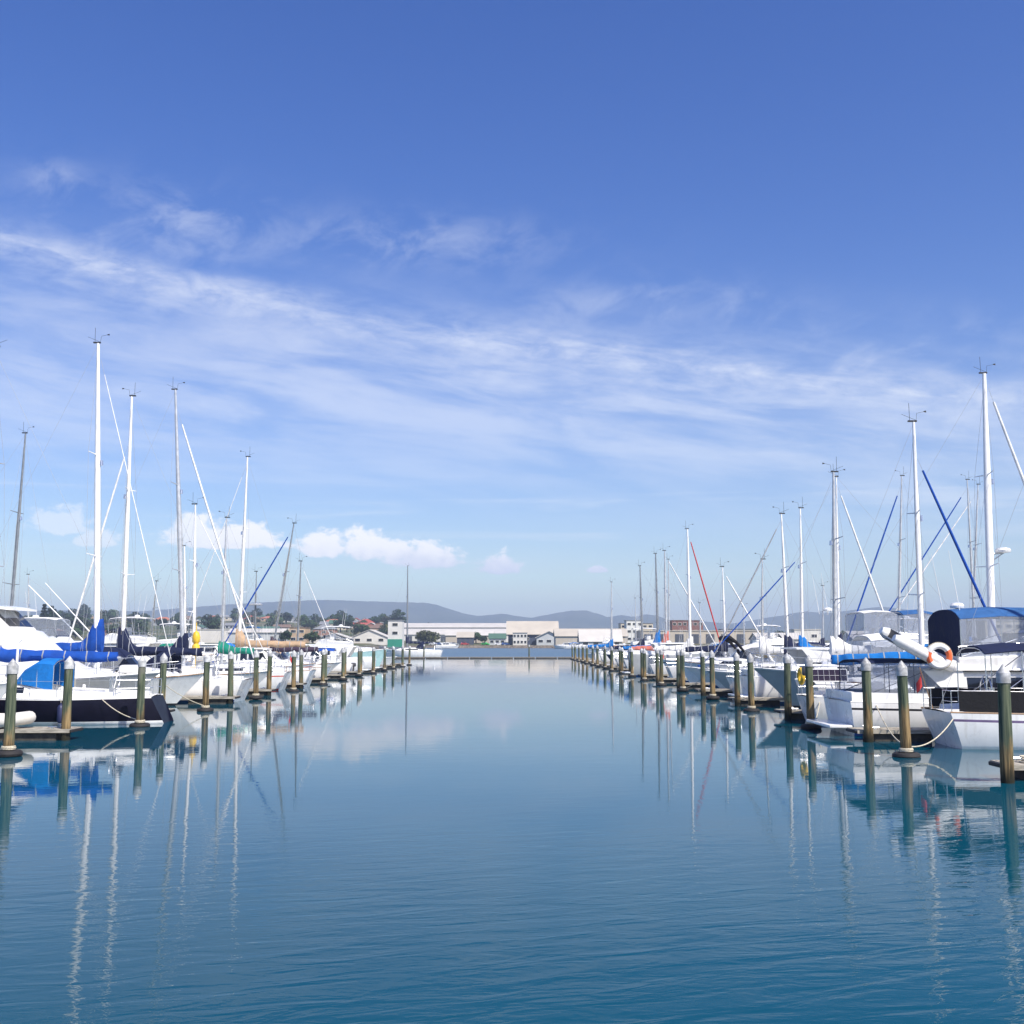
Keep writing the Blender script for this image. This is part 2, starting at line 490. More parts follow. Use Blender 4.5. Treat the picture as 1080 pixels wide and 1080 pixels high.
class MB:
    def __init__(s):
        s.v, s.f, s.mi = [], [], []

    def face(s, idx, m=0):
        s.f.append(tuple(idx))
        s.mi.append(m)

    def add(s, vs, fs, m=0):
        o = len(s.v)
        s.v.extend(tuple(q) for q in vs)
        for f in fs:
            s.face([o + i for i in f], m)
        return s

    def box(s, c, sz, rz=0.0, m=0, tx=0.0):
        """box by centre and size; tx narrows the top"""
        hx, hy, hz = sz[0] / 2, sz[1] / 2, sz[2] / 2
        ca, sa = math.cos(rz), math.sin(rz)
        vs = []
        for k, z in ((1, -hz), (1 - tx, hz)):
            for a, b in ((-1, -1), (1, -1), (1, 1), (-1, 1)):
                x, y = a * hx * k, b * hy * k
                vs.append((c[0] + x * ca - y * sa, c[1] + x * sa + y * ca, c[2] + z))
        return s.add(vs, [(3, 2, 1, 0), (4, 5, 6, 7), (0, 1, 5, 4), (1, 2, 6, 5), (2, 3, 7, 6), (3, 0, 4, 7)], m)

    def rbox(s, c, sz, r=0.04, m=0):
        """box with chamfered edges"""
        bm = bmesh.new()
        bmesh.ops.create_cube(bm, size=1.0)
        for v in bm.verts:
            v.co = Vector((v.co.x * sz[0], v.co.y * sz[1], v.co.z * sz[2])) + Vector(c)
        bmesh.ops.bevel(bm, geom=list(bm.edges), offset=r, segments=2, affect='EDGES', profile=0.5)
        bm.verts.index_update()
        s.add([v.co[:] for v in bm.verts], [[v.index for v in f.verts] for f in bm.faces], m)
        bm.free()
        return s

    def loft(s, rings, closed=True, caps=True, m=0, bands=None):
        n = len(rings[0])
        o = len(s.v)
        for r in rings:
            s.v.extend(tuple(p) for p in r)
        for i in range(len(rings) - 1):
            for j in range(n if closed else n - 1):
                a, b = o + i * n + j, o + i * n + (j + 1) % n
                s.face((a, b, b + n, a + n), bands[j] if bands else m)
        if caps:
            s.face([o + j for j in range(n)][::-1], m)
            s.face([o + (len(rings) - 1) * n + j for j in range(n)], m)
        return s

    def tube(s, pts, r, n=8, m=0, caps=True, flat=1.0):
        pts = [Vector(p) for p in pts]
        rs = r if isinstance(r, (list, tuple)) else [r] * len(pts)
        rings = []
        prev = None
        for i, p in enumerate(pts):
            d = (pts[min(i + 1, len(pts) - 1)] - pts[max(i - 1, 0)]).normalized()
            if prev is None:
                up = Vector((0, 0, 1)) if abs(d.z) < 0.9 else Vector((1, 0, 0))
                a = d.cross(up).normalized()
            else:
                a = (prev - d * prev.dot(d)).normalized()
            prev = a
            b = d.cross(a)
            rings.append([p + (a * math.cos(t) * flat + b * math.sin(t)) * rs[i] for t in [2 * math.pi * k / n for k in range(n)]])
        return s.loft(rings, True, caps, m)

    def lathe(s, prof, c=(0, 0, 0), n=16, m=0):
        rings = [[(c[0] + r * math.cos(2 * math.pi * k / n), c[1] + r * math.sin(2 * math.pi * k / n), c[2] + z) for k in range(n)] for r, z in prof]
        return s.loft(rings, True, True, m)

    def torus(s, c, R_, r, axis='z', n=28, k=10, m=0, part=None):
        o = len(s.v)
        for i in range(n):
            a = 2 * math.pi * i / n
            for j in range(k):
                b = 2 * math.pi * j / k
                q = (R_ + r * math.cos(b))
                u, v_, w_ = q * math.cos(a), q * math.sin(a), r * math.sin(b)
                s.v.append({'z': (c[0] + u, c[1] + v_, c[2] + w_), 'y': (c[0] + u, c[1] + w_, c[2] + v_), 'x': (c[0] + w_, c[1] + u, c[2] + v_)}[axis])
        for i in range(n):
            mm = part(i / n) if part else m
            for j in range(k):
                s.face((o + i * k + j, o + ((i + 1) % n) * k + j, o + ((i + 1) % n) * k + (j + 1) % k, o + i * k + (j + 1) % k), mm)
        return s

    def slab(s, quad, th, m=0):
        """thin plate from four points, thickness along the quad's normal on both sides"""
        q = [Vector(p) for p in quad]
        nrm = (q[2] - q[0]).cross(q[3] - q[1]).normalized() * th / 2
        return s.add([p - nrm for p in q] + [p + nrm for p in q], [(3, 2, 1, 0), (4, 5, 6, 7), (0, 1, 5, 4), (1, 2, 6, 5), (2, 3, 7, 6), (3, 0, 4, 7)], m)

    def mesh(s, name, mats, smooth=35):
        me = bpy.data.meshes.new(name)
        me.from_pydata(s.v, [], s.f)
        for k in ([mats] if isinstance(mats, str) else mats):
            me.materials.append(MATS[k])
        me.polygons.foreach_set('material_index', s.mi)
        bm = bmesh.new()
        bm.from_mesh(me)
        bmesh.ops.recalc_face_normals(bm, faces=bm.faces)
        bm.to_mesh(me)
        bm.free()
        if smooth:
            me.polygons.foreach_set('use_smooth', [True] * len(me.polygons))
            me.set_sharp_from_angle(angle=R(smooth))
        me.update()
        return me

    def build(s, name, mats, parent=None, smooth=35, label=None):
        o = bpy.data.objects.new(name, s.mesh(name, mats, smooth))
        C.objects.link(o)
        if parent:
            o.parent = parent
        if label:
            o['label'] = label
        return o


def tag(o, label=None, cat=None, group=None, kind=None):
    if label:
        o['label'] = label
    if cat:
        o['category'] = cat
    if group:
        o['group'] = group
    if kind:
        o['kind'] = kind
    return o


def empty(name, loc=(0, 0, 0), rz=0.0):
    o = bpy.data.objects.new(name, None)
    o.empty_display_size = 0.3
    C.objects.link(o)
    o.location = loc
    o.rotation_euler = (0, 0, rz)
    return o


KIDS = {}


def children_of(o):
    return [c for c in bpy.data.objects if c.parent == o]


def copy_tree(o, kids=None):
    c = o.copy()
    C.objects.link(c)
    for ch in (kids if kids is not None else children_of(o)):
        d = ch.copy()
        C.objects.link(d)
        d.parent = c
        for g in children_of(ch) if kids is None else ():
            e = g.copy()
            C.objects.link(e)
            e.parent = d
    return c


def W(px, py, d):
    """world x and z of the photo pixel at depth d"""
    dx, dy = (px - 540) / F, (540 - py) / F
    y = math.cos(PITCH) - dy * math.sin(PITCH)
    return dx * d / y, EYE + (math.sin(PITCH) + dy * math.cos(PITCH)) * d / y


def X(px, d):
    return (px - 540) / F * d * (1 / math.cos(PITCH)) / (1 + 0) if False else W(px, 677, d)[0]


def lerp(a, b, t):
    return a + (b - a) * t


def interp(tab, x):
    if x <= tab[0][0]:
        return tab[0][1]
    for (a, p), (b, q) in zip(tab, tab[1:]):
        if x <= b:
            return lerp(p, q, (x - a) / (b - a))
    return tab[-1][1]


def sstep(a, b, x):
    t = max(0, min(1, (x - a) / (b - a)))
    return t * t * (3 - 2 * t)


ORD = ['zeroth', 'first', 'second', 'third', 'fourth', 'fifth', 'sixth', 'seventh', 'eighth', 'ninth', 'tenth', 'eleventh', 'twelfth', 'thirteenth', 'fourteenth', 'fifteenth',
       'sixteenth', 'seventeenth', 'eighteenth', 'nineteenth', 'twentieth', 'twenty-first', 'twenty-second', 'twenty-third', 'twenty-fourth', 'twenty-fifth', 'twenty-sixth',
       'twenty-seventh', 'twenty-eighth', 'twenty-ninth', 'thirtieth', 'thirty-first', 'thirty-second', 'thirty-third', 'thirty-fourth', 'thirty-fifth', 'thirty-sixth',
       'thirty-seventh', 'thirty-eighth', 'thirty-ninth', 'fortieth']

# ------------------------------------------------------------------ setting: water, land, hills, haze
mb = MB()
mb.add([(-4000, -600, 0), (4000, -600, 0), (4000, 3000, 0), (-4000, 3000, 0)], [(0, 1, 2, 3)])
tag(mb.build('water', 'harbour_water', smooth=0), kind='structure')

SHORE = [(-1.3, 330), (-0.5, 330), (-0.30, 340), (-0.14, 420), (-0.105, 520), (-0.09, 548), (0.05, 552), (0.07, 500), (0.12, 440), (0.25, 400), (0.5, 380), (1.3, 380)]


def shore_y(a):
    return interp(SHORE, a)


def ground_z(a, y):
    s = shore_y(a)
    z = 1.3 + 1.2 * sstep(s, s + 60, y)
    hill = sstep(520, 1250, y) * (1 - 0.75 * sstep(-0.14, -0.02, a)) * (1 - sstep(-0.02, 0.10, a) * 0.6)
    z += 26 * hill * (0.85 + 0.3 * noise.noise(Vector((a * 9, y * 0.004, 1))))
    z -= 18 * sstep(1300, 2200, y) * (1 if z > 20 else z / 20)
    return z


mb = MB()
NA, angs = 150, []
ys = [0, 0.0, 6, 20, 45, 80, 130, 200, 280, 370, 470, 580, 700, 830, 1000, 1300, 1800, 2600, 3600, 5200, 7400]
for i in range(NA + 1):
    a = -1.25 + 2.5 * i / NA
    s0 = shore_y(a)
    for k, dy in enumerate(ys):
        y = s0 + dy + (1.5 * noise.noise(Vector((a * 40, 0, 0))) if k < 3 else 0) - (1.2 if k == 0 else 0)
        z = -1.0 if k == 0 else ground_z(a, y)
        mb.v.append((a * y, y, z))
n = len(ys)
for i in range(NA):
    for k in range(n - 1):
        mb.face((i * n + k, (i + 1) * n + k, (i + 1) * n + k + 1, i * n + k + 1), 1 if k == 0 else 0)
tag(mb.build('ground', ['town_ground', 'rock']), kind='structure')

RIDGE = [(-900, 655), (-400, 640), (-200, 650), (0, 646), (60, 645), (150, 646), (190, 643), (240, 639), (280, 636.5), (320, 635), (345, 634), (400, 636), (448, 637), (462, 639.5), (475, 644), (492, 649),
         (505, 651), (520, 649.5), (531, 648.5), (545, 651), (560, 653), (575, 650), (600, 645.5), (618, 645), (628, 648), (640, 652), (655, 650), (668, 652), (683, 649), (692, 650.5), (706, 656),
         (722, 655), (745, 657), (770, 659), (800, 654), (826, 650), (838, 647.5), (856, 646.5), (874, 648), (895, 645), (930, 641), (960, 645), (1000, 650), (1080, 646), (1200, 652), (1500, 645), (1900, 655)]
mb = MB()
rows = [(3300, 0.0), (3700, 0.10), (4050, 0.34), (4300, 0.6), (4500, 0.82), (4650, 1.0), (5000, 0.8), (5600, 0.3), (6200, 0.0)]
NX = 420
for i in range(NX + 1):
    px = -560 + 2200 * i / NX
    a = (px - 540) / F / math.cos(PITCH) * math.cos(PITCH)
    top = (677 - interp(RIDGE, px)) / F * 4650 + 3
    top += 2.2 * noise.noise(Vector((px * 0.11, 3, 1))) + 1.2 * noise.noise(Vector((px * 0.3, 3, 1)))
    for y, k in rows:
        g = 0.18 * noise.noise(Vector((px * 0.035, y * 0.003, 5))) + 0.10 * noise.noise(Vector((px * 0.1, y * 0.008, 7)))
        z = 4 + top * (k + g * math.sin(math.pi * min(1, k)) if k < 1 else 1)
        mb.v.append((a * y, y, z if k > 0 else 2))
n = len(rows)
for i in range(NX):
    for k in range(n - 1):
        mb.face((i * n + k, (i + 1) * n + k, (i + 1) * n + k + 1, i * n + k + 1))
tag(mb.build('hills', 'hill_forest', smooth=60), kind='structure')

HAZE = 2.2e-4
hz = bpy.data.materials.new('haze_air')
hz.use_nodes = True
t = NT(hz.node_tree)
t.n.clear()
pv = t.node('ShaderNodeVolumePrincipled')
pv.inputs['Color'].default_value = (0.62, 0.76, 1.0, 1)
pv.inputs['Density'].default_value = HAZE
pv.inputs['Anisotropy'].default_value = 0.0
o_ = t.node('ShaderNodeOutputMaterial')
t.l.new(pv.outputs[0], o_.inputs['Volume'])
MATS['haze_air'] = hz
mb = MB()
mb.box((0, 3100, 109), (15000, 7600, 222))
tag(mb.build('haze', 'haze_air', smooth=0), kind='stuff')
scene.cycles.volume_bounces = 0
scene.cycles.max_bounces = 8
scene.cycles.transparent_max_bounces = 12

# ------------------------------------------------------------------ boats: hull and fittings


class Hull:
    def __init__(s, L, B, fb, rake=1.2, stern=0.4, tm=0.42, ws=0.74, lift=0.28, flare=0.12):
        s.L, s.B, s.fb, s.rake, s.stern, s.tm, s.ws, s.lift, s.flare = L, B, fb, rake, stern, tm, ws, lift, flare

    def half(s, t):
        if t > s.tm:
            return s.B / 2 * max(0.012, 1 - ((t - s.tm) / (1 - s.tm)) ** 2.1)
        return s.B / 2 * (1 - (1 - s.ws) * ((s.tm - t) / s.tm) ** 2)

    def sheer(s, t):
        return s.fb * (1 + s.lift * max(0, (t - 0.3) / 0.7) ** 1.8 + 0.05 * max(0, (0.3 - t) / 0.3))

    def x(s, t, k):
        lo = -s.L / 2 + max(s.stern, 0) * (1 - k) + max(-s.stern, 0) * k
        hi = s.L / 2 - s.rake * (1 - k) ** 0.85
        return lo + t * (hi - lo)

    def at(s, x):
        """t of a deck position"""
        return min(1, max(0, (x - s.x(0, 1)) / (s.x(1, 1) - s.x(0, 1))))

    def deck(s, x):
        return s.sheer(s.at(x)) + 0.02

    def hw(s, x):
        return s.half(s.at(x))

    def build(s, parent, hullm, stripem, railm='gelcoat_white', deckm='deck_white', line=None):
        N = 26
        rings = []
        for i in range(N + 1):
            t = i / N
            b = s.half(t)
            bw = b * (1 - s.flare - 0.25 * max(0, t - 0.55))
            sh = s.sheer(t)
            pts = [(0.0, -0.55, 0.04), (0.0, -0.28, 0.62), (0.0, -0.02, 1.0)]
            ring = []
            prof = [(-0.55, 0.0, 0.05 * bw), (-0.25, 0.0, 0.66 * bw), (-0.01, 0.0, 0.97 * bw), (0.11, 0.09, None), (0.11 + (sh - 0.11) * 0.42, 0.45, None),
                    (sh - 0.24, 0.80, None), (sh - 0.17, 0.86, None), (sh - 0.05, 0.96, None), (sh, 1.0, None)]
            side = []
            for z, k, yy in prof:
                if yy is None:
                    yy = bw + (b - bw) * k ** 0.9 + (b * 0.035) * math.sin(math.pi * k)
                side.append((s.x(t, max(0, z) / sh if z > 0 else 0) - (0.35 * t * (0.55 if z < -0.4 else 0.2 if z < -0.1 else 0)), yy, z))
            ring = [(x, y, z) for x, y, z in side[::-1]] + [(x, -y, z) for x, y, z in side]
            rings.append(ring)
        # bands: 8 port from sheer down, keel, 8 starboard up
        bl = [2, 0, 3 if line else 0, 0, 0, 1, 4, 4]
        bands = bl + [4] + bl[::-1]
        m = MB()
        m.loft(rings, False, False, bands=bands)
        m.face(list(range(len(rings[0])))[::-1], 0)
        hull = m.build('hull', [hullm, stripem, railm, line or hullm, 'antifoul'], parent, 40)
        d = MB()
        rr = []
        for i in range(N + 1):
            t = i / N
            b, sh, x = s.half(t) - 0.015, s.sheer(t) - 0.02, s.x(t, 1)
            rr.append([(x, b, sh), (x, b * 0.5, sh + 0.05), (x, 0, sh + 0.07), (x, -b * 0.5, sh + 0.05), (x, -b, sh)])
        d.loft(rr, False, False)
        d.build('deck', deckm, parent, 40)
        # toe rail as a real strip along both edges
        tr = MB()
        for sd in (1, -1):
            tr.tube([(s.x(i / N, 1), sd * (s.half(i / N) - 0.02), s.sheer(i / N) + 0.015) for i in range(N + 1)], 0.03, 6)
        tr.build('toe_rail', 'teak' if random.random() < 0.3 else railm, parent)
        return hull


class House:
    """superstructure loft: stations (x, zbase, ztop, wbase, wtop), aft to fore"""

    def __init__(s, st, crown=0.06):
        s.st, s.crown = sorted(st), crown

    def q(s, x):
        st = s.st
        for a, b in zip(st, st[1:]):
            if x <= b[0] + 1e-6:
                f = (x - a[0]) / max(1e-6, b[0] - a[0])
                return [lerp(p, r, max(0, min(1, f))) for p, r in zip(a, b)]
        return list(st[-1])

    def ring(s, a):
        x, zb, zt, wb, wt = a
        c = min(0.09, (zt - zb) * 0.3)
        cr = s.crown if zt - zb > 0.2 else 0.01
        return [(x, wb, zb), (x, wt, zt - c), (x, wt - c, zt), (x, wt * 0.4, zt + cr), (x, -wt * 0.4, zt + cr), (x, -wt + c, zt), (x, -wt, zt - c), (x, -wb, zb)]

    def build(s, name, mats, parent):
        m = MB()
        m.loft([s.ring(a) for a in s.st], True, True)
        return m.build(name, mats, parent, 30)

    def side(s, m, x0, x1, f0, f1, sd, off=0.012, slant0=0, slant1=0):
        def P(x, f):
            _, zb, zt, wb, wt = s.q(x)
            c = min(0.09, (zt - zb) * 0.3)
            return (x, sd * (lerp(wb, wt, f)), lerp(zb, zt - c, f))
        n = max(1, int((x1 - x0) / 0.5))
        for i in range(n):
            u, v = i / n, (i + 1) / n
            a, b = lerp(x0, x1, u), lerp(x0, x1, v)
            a2, b2 = lerp(x0 + slant0, x1 + slant1, u), lerp(x0 + slant0, x1 + slant1, v)
            m.slab([P(a, f0), P(b, f0), P(b2, f1), P(a2, f1)], off * 2)
        return m

    def slope(s, m, x0, x1, u0, u1, off=0.012):
        """panel lying on the top face between x0 and x1, u across"""
        def P(x, u):
            _, zb, zt, wb, wt = s.q(x)
            return (x, u * wt, zt + (0.01 if abs(u) > 0.4 else 0.02))
        m.slab([P(x0, u0), P(x1, u0), P(x1, u1), P(x0, u1)], off * 2)
        return m


def canopy(parent, name, st, top_m, frame_m='steel', clear=None, clear_m='clear_vinyl', back=None, front=None, drop=0.22):
    """fabric top on hoops. st: stations (x, ztop, halfwidth, zlow) aft to fore; clear: side panels between top and zlow"""
    rings = []
    K = 9
    for x, zt, hw, zl in st:
        o = []
        for k in range(K):
            u = -1 + 2 * k / (K - 1)
            o.append((x, u * hw, zt - drop * abs(u) ** 3.2))
        i = [(p[0], p[1] * 0.985, p[2] - 0.025) for p in o[::-1]]
        rings.append(o + i)
    m = MB()
    m.loft(rings, True, True)
    top = m.build(name, top_m, parent, 40)
    fr = MB()
    for x, zt, hw, zl in st:
        pts = [(x, -hw * 1.0, zl), (x, -hw * 0.985, zt - drop - 0.03)] + [(x, -hw * 0.97 + 1.94 * hw * k / 6, zt - drop * abs(-1 + 2 * k / 6) ** 3.2 - 0.05) for k in range(1, 6)] + [(x, hw * 0.985, zt - drop - 0.03), (x, hw, zl)]
        fr.tube(pts, 0.016, 6)
    for sd in (-1, 1):
        fr.tube([(st[0][0], sd * st[0][2], st[0][3]), (st[-1][0], sd * st[-1][2], st[-1][1] - drop - 0.03)], 0.014, 6)
    fr.build('canopy_frame', frame_m, top)
    if clear:
        for sd in (-1, 1):
            c = MB()
            for a, b in zip(st, st[1:]):
                c.slab([(a[0], sd * a[2], a[3]), (b[0], sd * b[2], b[3]), (b[0], sd * b[2], b[1] - drop - 0.01), (a[0], sd * a[2], a[1] - drop - 0.01)], 0.006)
            c.build('clear_panel', clear_m, top, 0)
    for q, mm in ((st[0], back), (st[-1], front)):
        if mm:
            x, zt, hw, zl = q
            c = MB()
            dx = -0.03 if q is st[0] else 0.03
            pts = [(x + dx, -hw, zl), (x + dx, hw, zl), (x + dx, hw, zt - drop - 0.01)] + [(x + dx, hw * u, zt - drop * abs(u) ** 3.2 - 0.01) for u in (0.85, 0.6, 0.3, 0, -0.3, -0.6, -0.85)] + [(x + dx, -hw, zt - drop - 0.01)]
            n_ = len(pts)
            c.add(pts + [(p[0] + 0.01, p[1], p[2]) for p in pts], [tuple(range(n_))[::-1], tuple(range(n_, 2 * n_))] + [(i, (i + 1) % n_, n_ + (i + 1) % n_, n_ + i) for i in range(n_)])
            c.build('end_panel', mm, top, 0)
    return top


def guard_rail(parent, h, x0, x1, height=0.62, n=None, name='guard_rail'):
    m = MB()
    n = n or max(2, int((x1 - x0) / 1.7))
    for sd in (-1, 1):
        top, mid = [], []
        for i in range(n + 1):
            x = lerp(x0, x1, i / n)
            y = sd * max(0.05, h.hw(x) - 0.07)
            z = h.deck(x)
            m.tube([(x, y, z - 0.02), (x, y, z + height)], 0.013, 6)
            top.append((x, y, z + height))
            mid.append((x, y, z + height * 0.5))
        m.tube(top, 0.007, 5)
        m.tube(mid, 0.006, 5)
    m.build(name, 'steel', parent)


def pulpit(parent, h, name='pulpit', bow=True):
    m = MB()
    if bow:
        x2, x1 = h.x(1, 1) - 0.02, h.x(1, 1) - 1.3
        z = h.deck(x1)
        pts = [(x1, h.hw(x1) - 0.07, z + 0.62), (x2 - 0.45, h.hw(x2 - 0.45) + 0.05, z + 0.72), (x2 + 0.05, 0.0, z + 0.75)]
    else:
        x2, x1 = h.x(0, 1) + 0.06, h.x(0, 1) + 1.2
        z = h.deck(x1)
        pts = [(x1, h.hw(x1) - 0.07, z + 0.62), (x2, h.hw(x2) - 0.08, z + 0.62), (x2, h.hw(x2) * 0.4, z + 0.62)]
    mir = [(p[0], -p[1], p[2]) for p in pts]
    if bow:
        m.tube(pts + mir[:-1][::-1], 0.016, 6)
        low = [(p[0] - 0.05, p[1] * 0.95, p[2] - 0.3) for p in pts]
        m.tube(low + [(p[0], -p[1], p[2]) for p in low[:-1][::-1]], 0.012, 6)
    else:
        for q in (pts, mir):
            m.tube(q, 0.016, 6)
            m.tube([(p[0], p[1], p[2] - 0.3) for p in q], 0.012, 6)
    for q in (pts, mir):
        for p in q[:2] + ([] if bow else q[2:]):
            m.tube([(p[0], p[1] * (0.9 if bow else 1), h.deck(p[0]) - 0.03), p], 0.014, 6)
    m.build(name, 'steel', parent)


def outboard(parent, x, y, z, name='outboard_motor'):
    m = MB()
    m.rbox((x - 0.12, y, z + 0.42), (0.46, 0.30, 0.36), 0.09)
    m.loft([[(x - 0.20, y - 0.10, z + 0.26), (x - 0.02, y - 0.10, z + 0.26), (x - 0.02, y + 0.10, z + 0.26), (x - 0.20, y + 0.10, z + 0.26)],
            [(x - 0.17, y - 0.05, z - 0.40), (x - 0.05, y - 0.05, z - 0.40), (x - 0.05, y + 0.05, z - 0.40), (x - 0.17, y + 0.05, z - 0.40)]])
    m.box((x + 0.03, y, z + 0.05), (0.10, 0.20, 0.30))
    m.tube([(x - 0.14, y, z - 0.42), (x + 0.08, y, z - 0.42)], [0.05, 0.03], 8)
    m.build(name, 'outboard_grey', parent)


def furled(m, a, b, r, n=14):
    a, b = Vector(a), Vector(b)
    m.tube([a.lerp(b, i / n) for i in range(n + 1)], [r * (0.45 + 0.75 * math.sin(math.pi * (0.08 + 0.80 * i / n)) ** 0.6) for i in range(n + 1)], 8)


def sail_cover(parent, mx, bz, end, matn, collar=0.9, ht=0.36, rng=None, mastr=0.1, name='sail_cover', dz=0.0):
    """fabric over the flaked main: runs from the mast (mx) aft to end along the boom at height bz"""
    rings = []
    N = 44
    rr = random.Random(int(abs(mx * 1000 + bz * 77)) + 5)
    for i in range(N + 1):
        s = i / N
        x = lerp(mx + mastr + 0.12, end, s)
        d = (mx - x)
        top = ht * (1 - 0.45 * s) + collar * math.exp(-(max(0, d) / 0.40) ** 2.2)
        wob = 0.05 * noise.noise(Vector((x * 2.3, bz, 1.7)))
        wd = (0.17 * (1 - 0.35 * s) + 0.07 * math.exp(-max(0, d) / 0.3)) + 0.03 * noise.noise(Vector((x * 3.1, 4, bz)))
        z0 = bz + dz * s
        fold = math.sin(x * 11.0 + 3.0 * noise.noise(Vector((x * 1.3, bz, 2))))
        lo = -0.14 - 0.07 * (0.5 + 0.5 * math.sin(x * 4.1 + 2 * noise.noise(Vector((x, bz, 8)))))
        ring = []
        for k in range(14):
            a = 2 * math.pi * k / 14
            cy, cz = math.cos(a), math.sin(a)
            yy = wd * cy * (0.72 if cz > 0 else 1.0) * (1 - 0.35 * max(0, cz))
            zz = lo + (top + wob - lo) * (0.5 + 0.5 * cz)
            yy += cy * (0.03 * fold * (0.5 - 0.5 * cz) + 0.03 * noise.noise(Vector((x * 5, k * 0.9, bz))))
            ring.append((x, yy, z0 + zz))
        rings.append(ring)
    m = MB()
    m.loft(rings, True, True)
    cov = m.build(name, matn, parent, 50)
    m = MB()
    for i in range(6, N - 2, 7):
        q = []
        for r_, g in ((rings[i], 1.0), (rings[i + 1], 0.35)):
            c = Vector((0, 0, 0))
            for p in rings[i]:
                c += Vector(p) / 14
            q.append([tuple(c + (Vector(p) - c) * 1.035 + Vector((0.0 if g == 1.0 else 0.05 * (1 if rings[1][0][0] > rings[0][0][0] else -1), 0, 0))) for p in rings[i]])
        m.loft(q, True, False)
    m.build('sail_tie', 'canvas_grey', cov, 60)
    return cov


